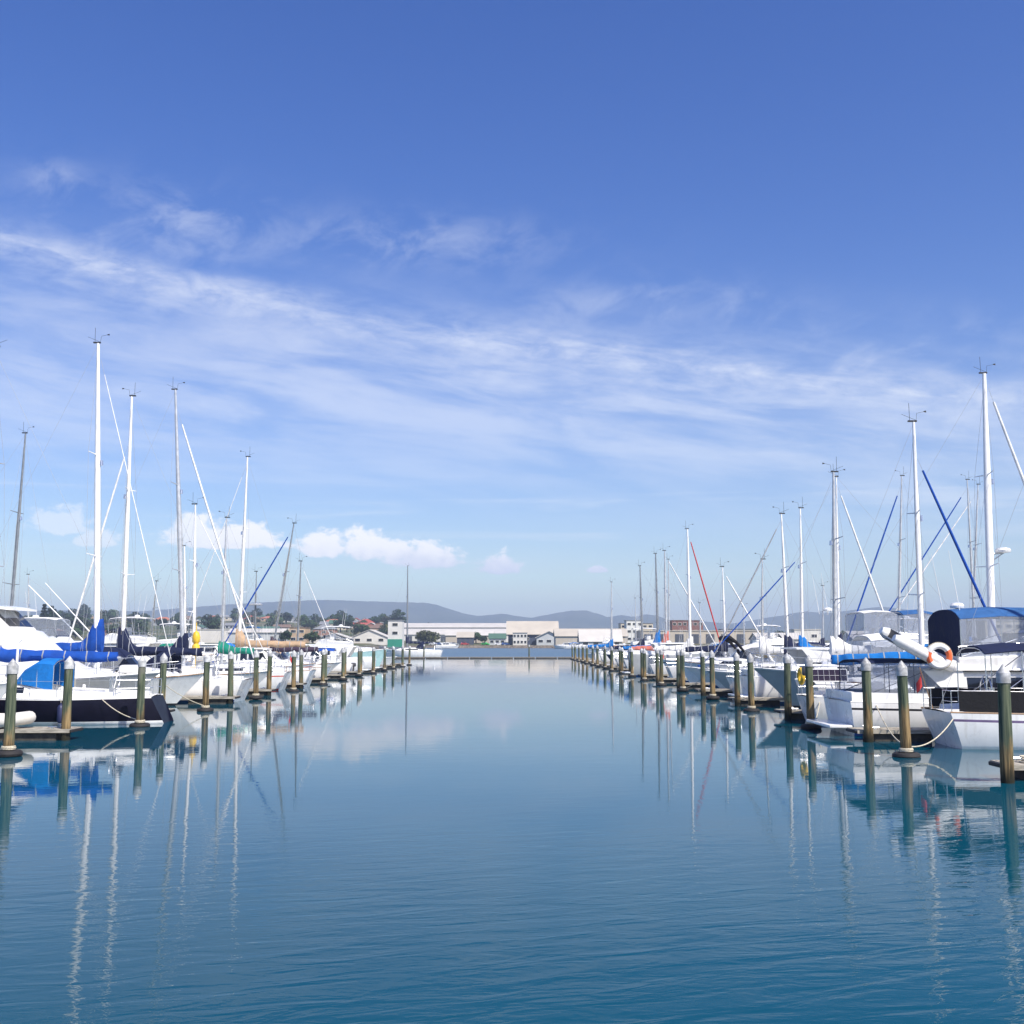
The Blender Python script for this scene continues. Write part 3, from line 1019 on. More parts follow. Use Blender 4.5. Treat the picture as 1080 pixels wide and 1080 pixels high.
def rig(parent, h, base, top, r, mm, furl=None, furl_r=0.075, spreaders=2, furl_from=0.95, backstay=True, vane=True, foot=None, far=False, radar=False):
    """mast with spreaders, shrouds, stays and masthead gear; base and top in boat coordinates"""
    b, tp = Vector(base), Vector(top)
    N = 12
    mast = MB()
    mast.tube([b.lerp(tp, i / N) for i in range(N + 1)], [r * (1.0 if i < 8 else 1 - 0.1 * (i - 7)) for i in range(N + 1)], 12, flat=0.8)
    mo = mast.build('mast', mm, parent, 60)
    hd = MB()
    hd.box((tp.x - 0.05, 0, tp.z + 0.03), (0.34, 0.09, 0.06))
    hd.build('masthead', 'black_plastic', mo)
    if vane:
        v = MB()
        v.tube([(tp.x + 0.1, 0, tp.z), (tp.x + 0.14, 0.02, tp.z + 0.35), (tp.x + 0.45, 0.02, tp.z + 0.42)], 0.007, 5)
        v.slab([(tp.x + 0.42, 0.02, tp.z + 0.40), (tp.x + 0.52, 0.02, tp.z + 0.38), (tp.x + 0.52, 0.02, tp.z + 0.46), (tp.x + 0.42, 0.02, tp.z + 0.44)], 0.015)
        v.tube([(tp.x - 0.15, 0, tp.z), (tp.x - 0.16, 0, tp.z + 0.75)], 0.009, 5)
        v.tube([(tp.x + 0.1, -0.02, tp.z + 0.06), (tp.x - 0.48, -0.04, tp.z + 0.3)], 0.007, 5)
        v.build('wind_vane', 'black_plastic', mo)
    tips = []
    for k in range(spreaders):
        f = (0.52,)[0] if spreaders == 1 else (0.36, 0.66)[k]
        c = b.lerp(tp, f)
        ln = h.B * (0.30 if k == 0 else 0.24)
        s_ = MB()
        for sd in (-1, 1):
            s_.tube([c, c + Vector((-0.14, sd * ln, 0.06))], [0.035, 0.02], 6, flat=0.6)
        s_.build('spreader', mm, mo)
        tips.append((c, ln))
    wr = MB()
    for sd in (-1, 1):
        chain = Vector((b.x - 0.2, sd * (h.hw(b.x) - 0.06), h.deck(b.x)))
        pts = [chain] + [c + Vector((-0.14, sd * ln, 0.06)) for c, ln in tips] + [b.lerp(tp, 0.97)]
        wr.tube(pts, 0.0065, 4)
        if tips:
            c0 = tips[0][0]
            for dx in (-0.5, 0.45):
                wr.tube([Vector((b.x + dx, chain.y, chain.z)), c0 + Vector((0, 0, -0.1))], 0.006, 4)
            if len(tips) > 1:
                wr.tube([tips[0][0] + Vector((-0.14, sd * tips[0][1], 0.06)), tips[1][0]], 0.005, 4)
    wr.build('shroud', 'wire', parent)
    hl = MB()
    for k_, (dx, dy_) in enumerate(((0.16, 0.05), (-0.14, -0.06), (0.05, 0.14))):
        hl.tube([b + Vector((dx, dy_, 0.9)), b.lerp(tp, 0.5) + Vector((dx * 0.8, dy_, 0)), b.lerp(tp, 0.99)], 0.006, 4)
    hl.build('halyard', 'rope', parent)
    wn = MB()
    for sd in (-1, 1):
        wn.tube([b + Vector((0, sd * r * 0.7, 0.95)), b + Vector((0, sd * (r + 0.12), 0.95))], 0.055, 8)
    wn.lathe([(0.0, 0), (0.09, 0.0), (0.07, 0.22), (0.0, 0.24)], b.lerp(tp, 0.63) + Vector((r + 0.04, 0, 0)), 8)
    wn.build('mast_winch', 'steel', mo)
    fx = foot if foot is not None else h.x(1, 1) - 0.12
    fz = h.deck(fx) + 0.05
    ft = Vector((fx, 0, fz))
    hi = b.lerp(tp, furl_from) + Vector((r, 0, 0))
    m = MB()
    m.tube([ft, hi], 0.007, 4)
    fs = m.build('forestay', 'wire', parent)
    if furl:
        m = MB()
        furled(m, ft.lerp(hi, 0.05), ft.lerp(hi, 0.95), furl_r)
        m.lathe([(0.02, 0), (0.11, 0.02), (0.11, 0.10), (0.02, 0.12)], ft + Vector((0, 0, 0.05)), 10)
        m.build('furled_sail', furl, fs, 60)
    if backstay:
        m = MB()
        m.tube([(h.x(0, 1) + 0.1, 0, h.deck(-h.L / 2) + 0.02), b.lerp(tp, 0.995)], 0.0055, 4)
        m.build('backstay', 'wire', parent)
    if radar:
        c = b.lerp(tp, 0.40)
        m = MB()
        m.lathe([(0.02, 0), (0.30, 0.03), (0.33, 0.11), (0.28, 0.20), (0.05, 0.25)], c + Vector((r + 0.42, 0, 0.05)), 16)
        ro = m.build('radar_dome', 'gelcoat_white', mo)
        m = MB()
        m.tube([c, c + Vector((r + 0.45, 0, 0.06))], 0.04, 6)
        m.tube([c + Vector((0, 0, -0.35)), c + Vector((r + 0.40, 0, 0.03))], 0.025, 6)
        m.build('bracket', 'mast_alloy', ro)
    return mo


BOATS = []


def boat_root(name, label, y, x0, x1, d, cat, group):
    o = empty(name, ((x0 + x1) / 2, y, 0), 0 if d > 0 else math.pi)
    tag(o, label, cat, group)
    BOATS.append(o)
    return o


def yacht(label, y, x0, x1, d, mtop=None, mpx=None, hull='gelcoat_white', stripe='stripe_blue', B=None, fb=1.05, rake=1.5, stern=0.45, cover='canvas_navy', collar=0.7,
          dodger=None, bimini=None, furl='sail_white', furl_r=0.05, mm='mast_alloy', mr=0.085, boom=None, boom_h=1.35, spreaders=2, line=None, cabin=True, furl_from=0.95,
          radar=False, far=False, foot=None, group='yachts moored along the fairway', backstay=True, deckm='deck_white', lee=None, bim_clear=False, ws=0.74):
    x0, x1 = x0 * 0.984, x1 * 0.984
    L = x1 - x0
    B = B or 0.31 * L + 0.1
    xc = (x0 + x1) / 2
    o = boat_root('sailing_yacht', label, y, x0, x1, d, 'yacht', group)
    h = Hull(L, B, fb, rake, stern, ws=ws)
    h.build(o, hull, stripe, line=line, deckm=deckm)
    # mast position
    if mtop:
        tx, tz = W(mtop[0], mtop[1], y)
        bx = W(mpx, 660, y)[0]
        tx, bx = (tx - xc) * d, (bx - xc) * d
        # extend the mast down from the seen base at eye level to the deck
        k = (EYE + (677 - 660) * y / F - h.deck(bx)) / (tz - (EYE + (677 - 660) * y / F))
        base = (bx - (tx - bx) * k, 0, h.deck(bx) + 0.02)
        top = (tx, 0, tz)
    else:
        bx = L * 0.13
        base, top = (bx, 0, h.deck(bx)), (bx - 0.15, 0, L * 1.28 + 1)
    bx = base[0]
    # cabin trunk
    ca, cf = bx - L * 0.20, min(bx + L * 0.17, L / 2 - rake - 0.6)
    ch = 0.42 + 0.01 * L
    st = []
    for x, zt in ((ca, ch), (ca + 0.35, ch + 0.03), (bx - 0.3, ch), (bx + 0.5, ch * 0.86), (cf - 0.7, ch * 0.62), (cf, 0.05)):
        wd = min(B * 0.31, h.hw(x) - 0.32)
        st.append((x, h.deck(x) - 0.04, h.deck(x) + zt, max(0.2, wd), max(0.15, wd - 0.14)))
    hs = House(st)
    cb = hs.build('cabin', 'gelcoat_white', o)
    for sd in (-1, 1):
        for a, b in ((ca + 0.3, ca + 0.3 + L * 0.12), (ca + 0.45 + L * 0.12, bx + L * 0.02)):
            m = MB()
            hs.side(m, a, b, 0.38, 0.80, sd)
            m.build('cabin_window', 'dark_glass', cb, 0)
    m = MB()
    m.rbox((bx + 0.9, 0, h.deck(bx + 0.9) + ch * 0.78), (0.5, 0.5, 0.06), 0.02)
    m.build('deck_hatch', 'dark_glass', cb)
    # cockpit coaming with wheel
    m = MB()
    x_a, x_f = h.x(0, 1) + 0.5, ca
    for sd in (-1, 1):
        m.loft([[(x, sd * (w_ + 0.16), z), (x, sd * (w_ + 0.12), z + hh), (x, sd * w_, z + hh), (x, sd * (w_ - 0.03), z)] for x, w_, z, hh in
                [(x_f, B * 0.29, h.deck(x_f) - 0.03, 0.36), ((x_f + x_a) / 2, B * 0.29, h.deck((x_f + x_a) / 2) - 0.03, 0.28), (x_a, min(B * 0.27, h.hw(x_a) - 0.2), h.deck(x_a) - 0.03, 0.16)]])
        m.lathe([(0.07, 0), (0.06, 0.07), (0.07, 0.14), (0.03, 0.17)], (lerp(x_f, x_a, 0.3), sd * (B * 0.29 + 0.08), h.deck(x_f) + 0.24), 10)
    m.build('cockpit_coaming', 'gelcoat_white', o)
    if not far:
        m = MB()
        wx = lerp(x_f, x_a, 0.72)
        m.torus((wx, 0, h.deck(wx) + 0.62), 0.40, 0.018, 'x', 24, 6)
        for k in range(3):
            a = math.pi * k / 3
            m.tube([(wx, 0.4 * math.cos(a), h.deck(wx) + 0.62 + 0.4 * math.sin(a)), (wx, -0.4 * math.cos(a), h.deck(wx) + 0.62 - 0.4 * math.sin(a))], 0.01, 5)
        m.box((wx + 0.14, 0, h.deck(wx) + 0.33), (0.16, 0.18, 0.7))
        m.build('steering_wheel', 'steel', o)
        guard_rail(o, h, h.x(0, 1) + 1.2, h.x(1, 1) - 1.3)
        pulpit(o, h)
        pulpit(o, h, 'pushpit', False)
    else:
        guard_rail(o, h, h.x(0, 1) + 0.4, h.x(1, 1) - 0.8)
    rig(o, h, base, top, mr, mm, furl, furl_r, spreaders, furl_from, backstay, True, foot, far, radar)
    # boom and cover
    bl = boom or L * 0.34
    bz = h.deck(bx) + boom_h
    m = MB()
    lean = (top[0] - base[0]) / (top[2] - base[2])
    mxb = bx + lean * boom_h
    m.tube([(mxb - mr, 0, bz - 0.06), (mxb - bl, 0, bz - 0.02)], [0.065, 0.055], 10)
    bo = m.build('boom', mm, o)
    if cover:
        sail_cover(bo, mxb, bz, mxb - bl + 0.12, cover, collar, mastr=mr)
    if dodger:
        dx = ca + 0.15
        zz = h.deck(dx) + ch - 0.05
        canopy(o, 'dodger', [(dx - 0.95, zz + 0.95, B * 0.30, zz - 0.25), (dx - 0.35, zz + 0.98, B * 0.31, zz - 0.1), (dx + 0.25, zz + 0.62, B * 0.29, zz), (dx + 0.55, zz + 0.24, B * 0.27, zz)], dodger, clear=True, clear_m=dodger if not bim_clear else 'clear_vinyl', front=None)
    if bimini:
        x2 = ca - 0.95
        zz = h.deck(x_a) + 1.95
        canopy(o, 'bimini', [(max(x_a - 0.1, x2 - 2.1), zz - 0.06, B * 0.33, h.deck(x_a) + 0.2), ((x2 + max(x_a, x2 - 2.1)) / 2, zz + 0.04, B * 0.34, h.deck(x_a) + 0.2), (x2, zz, B * 0.33, h.deck(x_a) + 0.3)], bimini, clear=bim_clear)
    if lee:
        for sd in (-1, 1):
            m = MB()
            N = 10
            xa, xb = h.x(0, 1) + 0.25, ca + 0.4
            for i in range(N):
                a, b = lerp(xa, xb, i / N), lerp(xa, xb, (i + 1) / N)
                m.slab([(a, sd * (h.hw(a) - 0.045), h.deck(a) + 0.03), (b, sd * (h.hw(b) - 0.045), h.deck(b) + 0.03),
                        (b, sd * (h.hw(b) - 0.05), h.deck(b) + 0.62 - 0.03 * ((i + 1) % 2)), (a, sd * (h.hw(a) - 0.05), h.deck(a) + 0.62 - 0.03 * (i % 2))], 0.015)
            m.build('lee_cloth', lee, o, 0)
    o['dims'] = [L, B, fb]
    if not far and int(y * 10) % 3 == 0:
        xs_ = h.x(0, 1) + 0.12
        fl = MB()
        fl.tube([(xs_, 0.5, h.deck(xs_)), (xs_ - 0.35, 0.5, h.deck(xs_) + 1.25)], 0.014, 5)
        fs_ = fl.build('flag_staff', 'teak', o)
        fl = MB()
        q = [[(xs_ - 0.33 - 0.10 * u + 0.05 * math.sin(6 * u + v), 0.5 + 0.06 * math.sin(9 * u + 2 * v), h.deck(xs_) + 1.2 - 0.42 * v - 0.55 * u) for v in (0, 0.5, 1.0)] for u in (0, 0.2, 0.4, 0.6, 0.8)]
        fl.loft(q, False, False)
        fl.build('ensign', 'canvas_red' if int(y) % 2 else 'canvas_royal', fs_, 60)
    # life raft canister and vents on the coachroof
    m = MB()
    vx = bx - 0.6
    for sd in (-1, 1):
        m.tube([(vx, sd * B * 0.2, h.deck(vx) + ch - 0.02), (vx, sd * B * 0.2, h.deck(vx) + ch + 0.16), (vx + 0.12, sd * B * 0.2, h.deck(vx) + ch + 0.24)], [0.05, 0.06, 0.09], 8)
    m.build('vent_cowl', 'gelcoat_white', o)
    return o, h


def launch(label, y, x0, x1, d, style='sedan', hull='gelcoat_white', stripe='stripe_blue', B=None, fb=1.1, top='gelcoat_white', canvas='canvas_blue', line=None, far=False,
           group='motor boats moored along the fairway', house_h=1.35, fly_h=0.75, rake=1.1, deckm='deck_white', house_m='gelcoat_white', platform=True, aerials=True, fly_fwd=0.0, fly_aft=0.0, soft=False, clears=False):
    x0, x1 = x0 * 0.984, x1 * 0.984
    L = x1 - x0
    B = B or 0.30 * L + 0.4
    o = boat_root('motor_boat', label, y, x0, x1, d, 'motor boat', group)
    h = Hull(L, B, fb, rake, 0.15, 0.40, 0.86, 0.34, 0.13)
    h.build(o, hull, stripe, line=line, deckm=deckm)
    dk = h.deck
    if style == 'runabout':
        m = MB()
        x = L * 0.05
        st = [(x - 0.05, dk(x) - 0.02, dk(x) + 0.28, h.hw(x) - 0.18, h.hw(x) - 0.28), (x + 0.5, dk(x) - 0.02, dk(x) + 0.26, h.hw(x) - 0.2, h.hw(x) - 0.32), (L * 0.36, dk(L * 0.36) - 0.02, dk(L * 0.36) + 0.03, h.hw(L * 0.36) - 0.18, max(0.05, h.hw(L * 0.36) - 0.25))]
        House(st).build('foredeck', 'gelcoat_white', o)
        wsn = MB()
        hw = h.hw(x) - 0.3
        wsn.slab([(x + 0.25, -hw, dk(x) + 0.26), (x + 0.45, 0, dk(x) + 0.27), (x + 0.05, 0, dk(x) + 0.68), (x - 0.1, -hw * 0.9, dk(x) + 0.64)], 0.02)
        wsn.slab([(x + 0.25, hw, dk(x) + 0.26), (x + 0.45, 0, dk(x) + 0.27), (x + 0.05, 0, dk(x) + 0.68), (x - 0.1, hw * 0.9, dk(x) + 0.64)], 0.02)
        wsn.build('windscreen', 'dark_glass', o, 0)
        m.rbox((x - 1.0, 0.45, dk(x) + 0.15), (0.5, 0.5, 0.7), 0.08)
        m.rbox((x - 1.0, -0.45, dk(x) + 0.15), (0.5, 0.5, 0.7), 0.08)
        m.build('seat', 'canvas_white', o)
        outboard(o, -L / 2 + 0.1, 0, fb * 0.55)
        if canvas:
            canopy(o, 'bimini', [(x - 1.7, dk(x) + 1.45, B * 0.38, dk(x)), (x - 0.8, dk(x) + 1.52, B * 0.38, dk(x)), (x, dk(x) + 1.42, B * 0.38, dk(x) + 0.3)], canvas)
        return o, h
    # deckhouse
    xa = -L * 0.20
    if style == 'express':
        xf, hh = L * 0.32, house_h * 0.62
        st = [(-L * 0.05, dk(0) - 0.05, dk(0) + hh * 0.75, h.hw(0) - 0.22, h.hw(0) - 0.42), (L * 0.04, dk(0.04 * L) - 0.05, dk(0.04 * L) + hh * 0.72, h.hw(0) - 0.22, h.hw(0) - 0.42),
              (L * 0.20, dk(L * 0.2) - 0.05, dk(L * 0.2) + hh * 0.45, h.hw(L * 0.2) - 0.25, h.hw(L * 0.2) - 0.40), (xf, dk(xf) - 0.04, dk(xf) + 0.05, max(0.2, h.hw(xf) - 0.25), max(0.12, h.hw(xf) - 0.35))]
        hs = House(st)
        cb = hs.build('cabin', house_m, o)
        for sd in (-1, 1):
            m = MB()
            hs.side(m, L * 0.0, L * 0.17, 0.35, 0.75, sd, slant1=-0.25)
            m.build('cabin_window', 'dark_glass', cb, 0)
        wz = dk(0) + hh * 0.72
        x = L * 0.02
        hw = h.hw(0) - 0.45
        wsn = MB()
        for u0, u1 in ((-1, -0.33), (-0.33, 0.33), (0.33, 1)):
            wsn.slab([(x + 0.5 - 0.28 * abs(u0), u0 * hw, wz), (x + 0.5 - 0.28 * abs(u1), u1 * hw, wz), (x - 0.1 - 0.28 * abs(u1), u1 * hw * 0.9, wz + 0.62), (x - 0.1 - 0.28 * abs(u0), u0 * hw * 0.9, wz + 0.62)], 0.02)
        for sd in (-1, 1):
            wsn.slab([(x + 0.2, sd * hw, wz), (x - 1.1, sd * (hw + 0.1), wz - 0.12), (x - 1.1, sd * hw, wz + 0.25), (x - 0.38, sd * hw * 0.9, wz + 0.62)], 0.02)
        wsn.build('windscreen', 'dark_glass', o, 0)
        ar = MB()
        ax = -L * 0.20
        for sd in (-1, 1):
            ar.tube([(ax - 0.5, sd * (h.hw(ax) - 0.1), dk(ax)), (ax + 0.2, sd * (h.hw(ax) - 0.3), dk(ax) + 1.35)], [0.13, 0.09], 8, flat=2.0)
        ar.tube([(ax + 0.2, -(h.hw(ax) - 0.3), dk(ax) + 1.35), (ax + 0.25, 0, dk(ax) + 1.42), (ax + 0.2, h.hw(ax) - 0.3, dk(ax) + 1.35)], 0.10, 8)
        ar.build('radar_arch', house_m, o)
        if canvas:
            canopy(o, 'canopy', [(-L * 0.34, dk(0) + 1.25, h.hw(0) - 0.25, dk(0) + 0.1), (-L * 0.2, dk(0) + 1.62, h.hw(0) - 0.28, dk(0) + 0.2), (-L * 0.08, dk(0) + 1.55, h.hw(0) - 0.32, dk(0) + 0.5), (x - 0.15, wz + 0.66, hw * 0.9, wz + 0.2)], canvas, clear=True, back=canvas)
        zt = dk(0) + 1.5
    else:
        hh = house_h
        xf = L * 0.36
        wd = B / 2 - 0.28
        b1 = dk(xa)
        st = [(xa, b1 - 0.05, b1 + hh, wd, wd - 0.16), (xa + 0.3, b1 - 0.05, b1 + hh + 0.02, wd, wd - 0.16), (L * 0.06, dk(L * 0.06) - 0.05, b1 + hh, min(wd, h.hw(L * 0.06) - 0.25), wd - 0.22),
              (L * 0.06 + hh * 0.75, dk(L * 0.14) - 0.05, dk(L * 0.14) + 0.48, h.hw(L * 0.14) - 0.28, h.hw(L * 0.14) - 0.40), (xf - 0.5, dk(xf) - 0.05, dk(xf) + 0.26, max(0.3, h.hw(xf - 0.5) - 0.3), max(0.2, h.hw(xf - 0.5) - 0.42)),
              (xf, dk(xf) - 0.05, dk(xf) + 0.04, max(0.2, h.hw(xf) - 0.3), max(0.12, h.hw(xf) - 0.4))]
        hs = House(st)
        cb = hs.build('cabin', house_m, o)
        for sd in (-1, 1):
            for a, b, s1 in ((xa + 0.25, lerp(xa, L * 0.06, 0.48), 0), (lerp(xa, L * 0.06, 0.53), L * 0.06 + 0.35, -0.35)):
                m = MB()
                hs.side(m, a, b, 0.50, 0.90, sd, slant1=s1)
                m.build('side_window', 'dark_glass', cb, 0)
        xw0, xw1 = L * 0.06 + 0.08, L * 0.06 + hh * 0.75 - 0.12
        for u0, u1 in ((-0.92, -0.34), (-0.29, 0.29), (0.34, 0.92)):
            m = MB()
            hs.slope(m, xw0, xw1, u0, u1)
            m.build('windscreen', 'dark_glass', cb, 0)
        m = MB()
        m.slab([(xa - 0.02, -wd * 0.25, b1 + 0.05), (xa - 0.02, wd * 0.3, b1 + 0.05), (xa - 0.02, wd * 0.3, b1 + hh * 0.88), (xa - 0.02, -wd * 0.25, b1 + hh * 0.88)], 0.03)
        m.build('cabin_door', 'dark_glass', cb, 0)
        # overhanging roof
        m = MB()
        rz = b1 + hh + 0.06
        m.loft([[(x, -w_, z), (x, w_, z), (x, w_ - 0.03, z + 0.07), (x, 0, z + 0.11), (x, -w_ + 0.03, z + 0.07)] for x, w_, z in
                ((xa - L * 0.12, wd - 0.1, rz), (xa, wd, rz), (L * 0.05, wd - 0.08, rz), (L * 0.06 + 0.25, wd - 0.25, rz - 0.04))])
        m.build('roof', top, cb)
        for sd in (-1, 1):
            m = MB()
            m.slab([(xa - 0.1, sd * (wd - 0.03), b1 - 0.05), (xa + 0.3, sd * (wd - 0.03), b1 - 0.05), (xa + 0.1, sd * (wd - 0.1), rz + 0.02), (xa - L * 0.10, sd * (wd - 0.1), rz + 0.02)], 0.06)
            m.build('side_wing', house_m, cb, 0)
        zt = rz + 0.1
        if style == 'fly':
            fx0, fx1 = xa - L * 0.06 + fly_aft, L * 0.06 + fly_fwd
            st = [(fx0, zt - 0.03, zt + fly_h * 0.55, wd - 0.16, wd - 0.10), (lerp(fx0, fx1, 0.6), zt - 0.03, zt + fly_h * 0.75, wd - 0.18, wd - 0.14), (fx1 - 0.5, zt - 0.03, zt + fly_h, wd - 0.25, wd - 0.3),
                  (fx1, zt - 0.03, zt + fly_h * 0.9, wd - 0.4, wd - 0.5), (fx1 + 0.6, zt - 0.06, zt + 0.06, wd - 0.45, wd - 0.55)]
            fly = House(st, 0.02).build('flybridge', house_m, o)
            wsn = MB()
            a = wd - 0.36
            wsn.slab([(fx1 - 0.1, -a, zt + fly_h * 0.9), (fx1 - 0.1, a, zt + fly_h * 0.9), (fx1 - 0.45, a * 0.92, zt + fly_h + 0.38), (fx1 - 0.45, -a * 0.92, zt + fly_h + 0.38)], 0.02)
            wsn.build('flybridge_screen', 'dark_glass', fly, 0)
            m = MB()
            m.rbox((lerp(fx0, fx1, 0.62), 0.4, zt + fly_h + 0.2), (0.5, 0.5, 0.6), 0.1)
            m.rbox((lerp(fx0, fx1, 0.62), -0.4, zt + fly_h + 0.2), (0.5, 0.5, 0.6), 0.1)
            m.build('seat', 'canvas_white', fly)
            rl = MB()
            for sd in (-1, 1):
                pts = [(lerp(fx0, fx1, u), sd * (wd - 0.13), zt + fly_h * lerp(0.55, 0.95, u) + 0.32) for u in (0, 0.4, 0.8)]
                rl.tube(pts, 0.016, 6)
                for p in pts:
                    rl.tube([p, (p[0], p[1], p[2] - 0.36)], 0.014, 6)
            rl.build('flybridge_rail', 'steel', fly)
            if canvas:
                ft = zt + fly_h + 1.35
                canopy(o, 'canopy' if soft else 'hard_top', [(fx0 + 0.1, ft - 0.06, wd - 0.15, zt + fly_h * 0.55), (lerp(fx0, fx1, 0.35), ft + 0.03, wd - 0.14, zt + fly_h * 0.62), (lerp(fx0, fx1, 0.75), ft, wd - 0.2, zt + fly_h * 0.8), (fx1 - 0.2, ft - 0.1, wd - 0.3, zt + fly_h)],
                       canvas, clear=soft or clears, back='canvas_navy' if soft else None, front='clear_vinyl' if soft or clears else None, drop=0.34 if soft else 0.1)
                zt = ft
            else:
                zt += fly_h
    if aerials:
        m = MB()
        for sd in (-1, 1):
            m.tube([(xa + 0.4, sd * B * 0.2, zt - 0.15), (xa + 0.1, sd * B * 0.21, zt + 1.9)], [0.014, 0.007], 5)
        m.lathe([(0.02, 0), (0.22, 0.02), (0.24, 0.1), (0.18, 0.18), (0.03, 0.21)], (xa + 0.6, 0, zt - 0.02), 12)
        m.tube([(xa + 0.6, 0, zt - 0.2), (xa + 0.6, 0, zt)], 0.05, 8)
        m.build('aerial', 'gelcoat_white', o)
    guard_rail(o, h, L * 0.05, h.x(1, 1) - 0.25, 0.6, name='bow_rail')
    if platform:
        m = MB()
        m.rbox((-L / 2 - 0.30, 0, 0.32), (0.75, B * 0.80, 0.10), 0.03)
        m.build('swim_platform', 'gelcoat_white', o)
    # cockpit bulwark in the stern
    m = MB()
    xs = h.x(0, 1) + 0.06
    for sd in (-1, 1):
        m.loft([[(x, sd * (w_), z - 0.05), (x, sd * (w_ - 0.04), z + 0.3), (x, sd * (w_ - 0.16), z + 0.3), (x, sd * (w_ - 0.18), z - 0.05)] for x, w_, z in ((xs, h.hw(xs) - 0.03, dk(xs)), (xa, h.hw(xa) - 0.03, dk(xa)))])
    m.rbox((xs + 0.08, 0, dk(xs) + 0.13), (0.14, 2 * (h.hw(xs) - 0.2), 0.36), 0.03)
    m.build('cockpit_coaming', house_m, o)
    return o, h


# ------------------------------------------------------------------ piles
PILES = []


def make_pile(ring):
    o = empty('mooring_pile', (0, 0, 0))
    m = MB()
    prof = [(0.145, -1.6), (0.145, -0.2), (0.142, 0.4), (0.138, 1.0), (0.134, 1.6), (0.130, 2.28)]
    n = 18
    rings = []
    for r, z in prof:
        rings.append([((r + 0.006 * noise.noise(Vector((k * 0.8, z * 0.7, 3)))) * math.cos(2 * math.pi * k / n) + 0.012 * noise.noise(Vector((z, 1, 2))), (r + 0.006 * noise.noise(Vector((k * 0.8, z * 0.7, 9)))) * math.sin(2 * math.pi * k / n), z) for k in range(n)])
    m.loft(rings)
    m.build('post', 'treated_timber', o)
    m = MB()
    m.lathe([(0.138, 2.18), (0.150, 2.185), (0.150, 2.40), (0.146, 2.41), (0.012, 2.59), (0.0, 2.592)], n=20)
    m.build('cap', 'pile_cap', o, 30)
    if ring:
        m = MB()
        m.torus((0, 0, 0.07), 0.275, 0.095, 'z', 26, 10)
        m.build('float_ring', 'rubber', o)
        m = MB()
        for k in range(3):
            m.torus((0, 0, 0.19 + 0.035 * k), 0.165 + 0.01 * (k % 2), 0.02, 'z', 20, 6)
        m.build('rope_coil', 'rope', o)
    return o


pile_ring, pile_plain = make_pile(True), make_pile(False)
kids_ring, kids_plain = children_of(pile_ring), children_of(pile_plain)
used_pile = {True: False, False: False}


def pile(x, y, ring, label, group, rz=None, dz=0.0, lean=0.0):
    proto, kids = (pile_ring, kids_ring) if ring else (pile_plain, kids_plain)
    if used_pile[ring]:
        o = copy_tree(proto, kids)
    else:
        o, used_pile[ring] = proto, True
    o.location = (x, y, dz + random.uniform(-0.05, 0.05))
    o.rotation_euler = (random.uniform(-0.016, 0.016) + lean * 0.2, random.uniform(-0.016, 0.016) + lean, random.uniform(0, 6.28) if rz is None else rz)
    tag(o, label, 'mooring pile', group)
    PILES.append(o)
    return o


LF = [35.2 + 9.65 * k + (1.2 if k == 2 else 0) for k in range(12)]            # finger berths, left side
RF = [25.2 + 9.68 * k for k in range(18)]            # right side
LR = [30.0, 40.4, 49.3, 59.0, 69.0, 79.5, 88.6, 98.3, 108, 117.5, 127.2, 137, 146.5]
RR = [29.9, 39.5, 49.3, 59.0, 68.6, 78.3, 88.0, 97.6, 107.3, 117, 126.7, 136.3, 146, 155.7, 165.4, 175, 184.7, 194.5]
for k, y in enumerate(LR):
    pile(-13.5 + random.uniform(-.1, .1), y, True, f"pile ringed by a black float, {ORD[k+1]} from the camera along the left row", 'ringed piles of the left row', lean=0.008 if k == 0 else 0)
for k, y in enumerate(RR):
    pile(10.58 + random.uniform(-.08, .08), y, True, f"pile ringed by a black float, {ORD[k+1]} from the camera along the right row", 'ringed piles of the right row')
for k, y in enumerate(LF):
    pile(-14.02 + random.uniform(-.1, .1), y - 0.35, False, f"bare pile at a pontoon end, {ORD[k+1]} from the camera on the left side", 'pontoon end piles of the left side')
for k, y in enumerate(RF):
    pile((10.78 if k == 0 else 10.9) + random.uniform(-.06, .06), y - 0.75 if k == 0 else y - 0.6, False, f"bare pile at a pontoon end, {ORD[k+1]} from the camera on the right side", 'pontoon end piles of the right side')
for k, px in enumerate((447, 558)):
    pile(W(px, 690, 205)[0], 205.0, False, "lone pile rising behind the floating boom, " + ("the left one" if k == 0 else "the right one, in front of the big shed"), 'piles of the floating boom')

# ------------------------------------------------------------------ pontoons
LEN_F = 11.2


def make_finger(L):
    o = empty('finger_pontoon', (0, 0, 0))
    m = MB()
    m.box((L / 2, 0, 0.335), (L, 0.92, 0.045))
    m.build('deck', 'dock_planks', o, 0)
    m = MB()
    for sd in (-1, 1):
        m.box((L / 2, sd * 0.50, 0.300), (L + 0.04, 0.075, 0.115))
    m.box((-0.05, 0, 0.300), (0.075, 1.07, 0.11))
    m.build('fascia_board', 'fascia', o, 0)
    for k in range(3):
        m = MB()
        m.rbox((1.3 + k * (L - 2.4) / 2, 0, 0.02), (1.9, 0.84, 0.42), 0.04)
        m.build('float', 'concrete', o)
    m = MB()
    for k in range(4):
        x = 0.5 + k * (L - 1) / 3
        for sd in (-1, 1):
            m.tube([(x - 0.13, sd * 0.38, 0.42), (x + 0.13, sd * 0.38, 0.42)], 0.018, 6)
            m.box((x, sd * 0.38, 0.39), (0.08, 0.04, 0.06))
    m.build('cleat', 'steel', o)
    m = MB()
    m.rbox((-0.115, 0, 0.29), (0.06, 1.0, 0.09), 0.02)
    m.build('bumper', 'rubber', o)
    return o


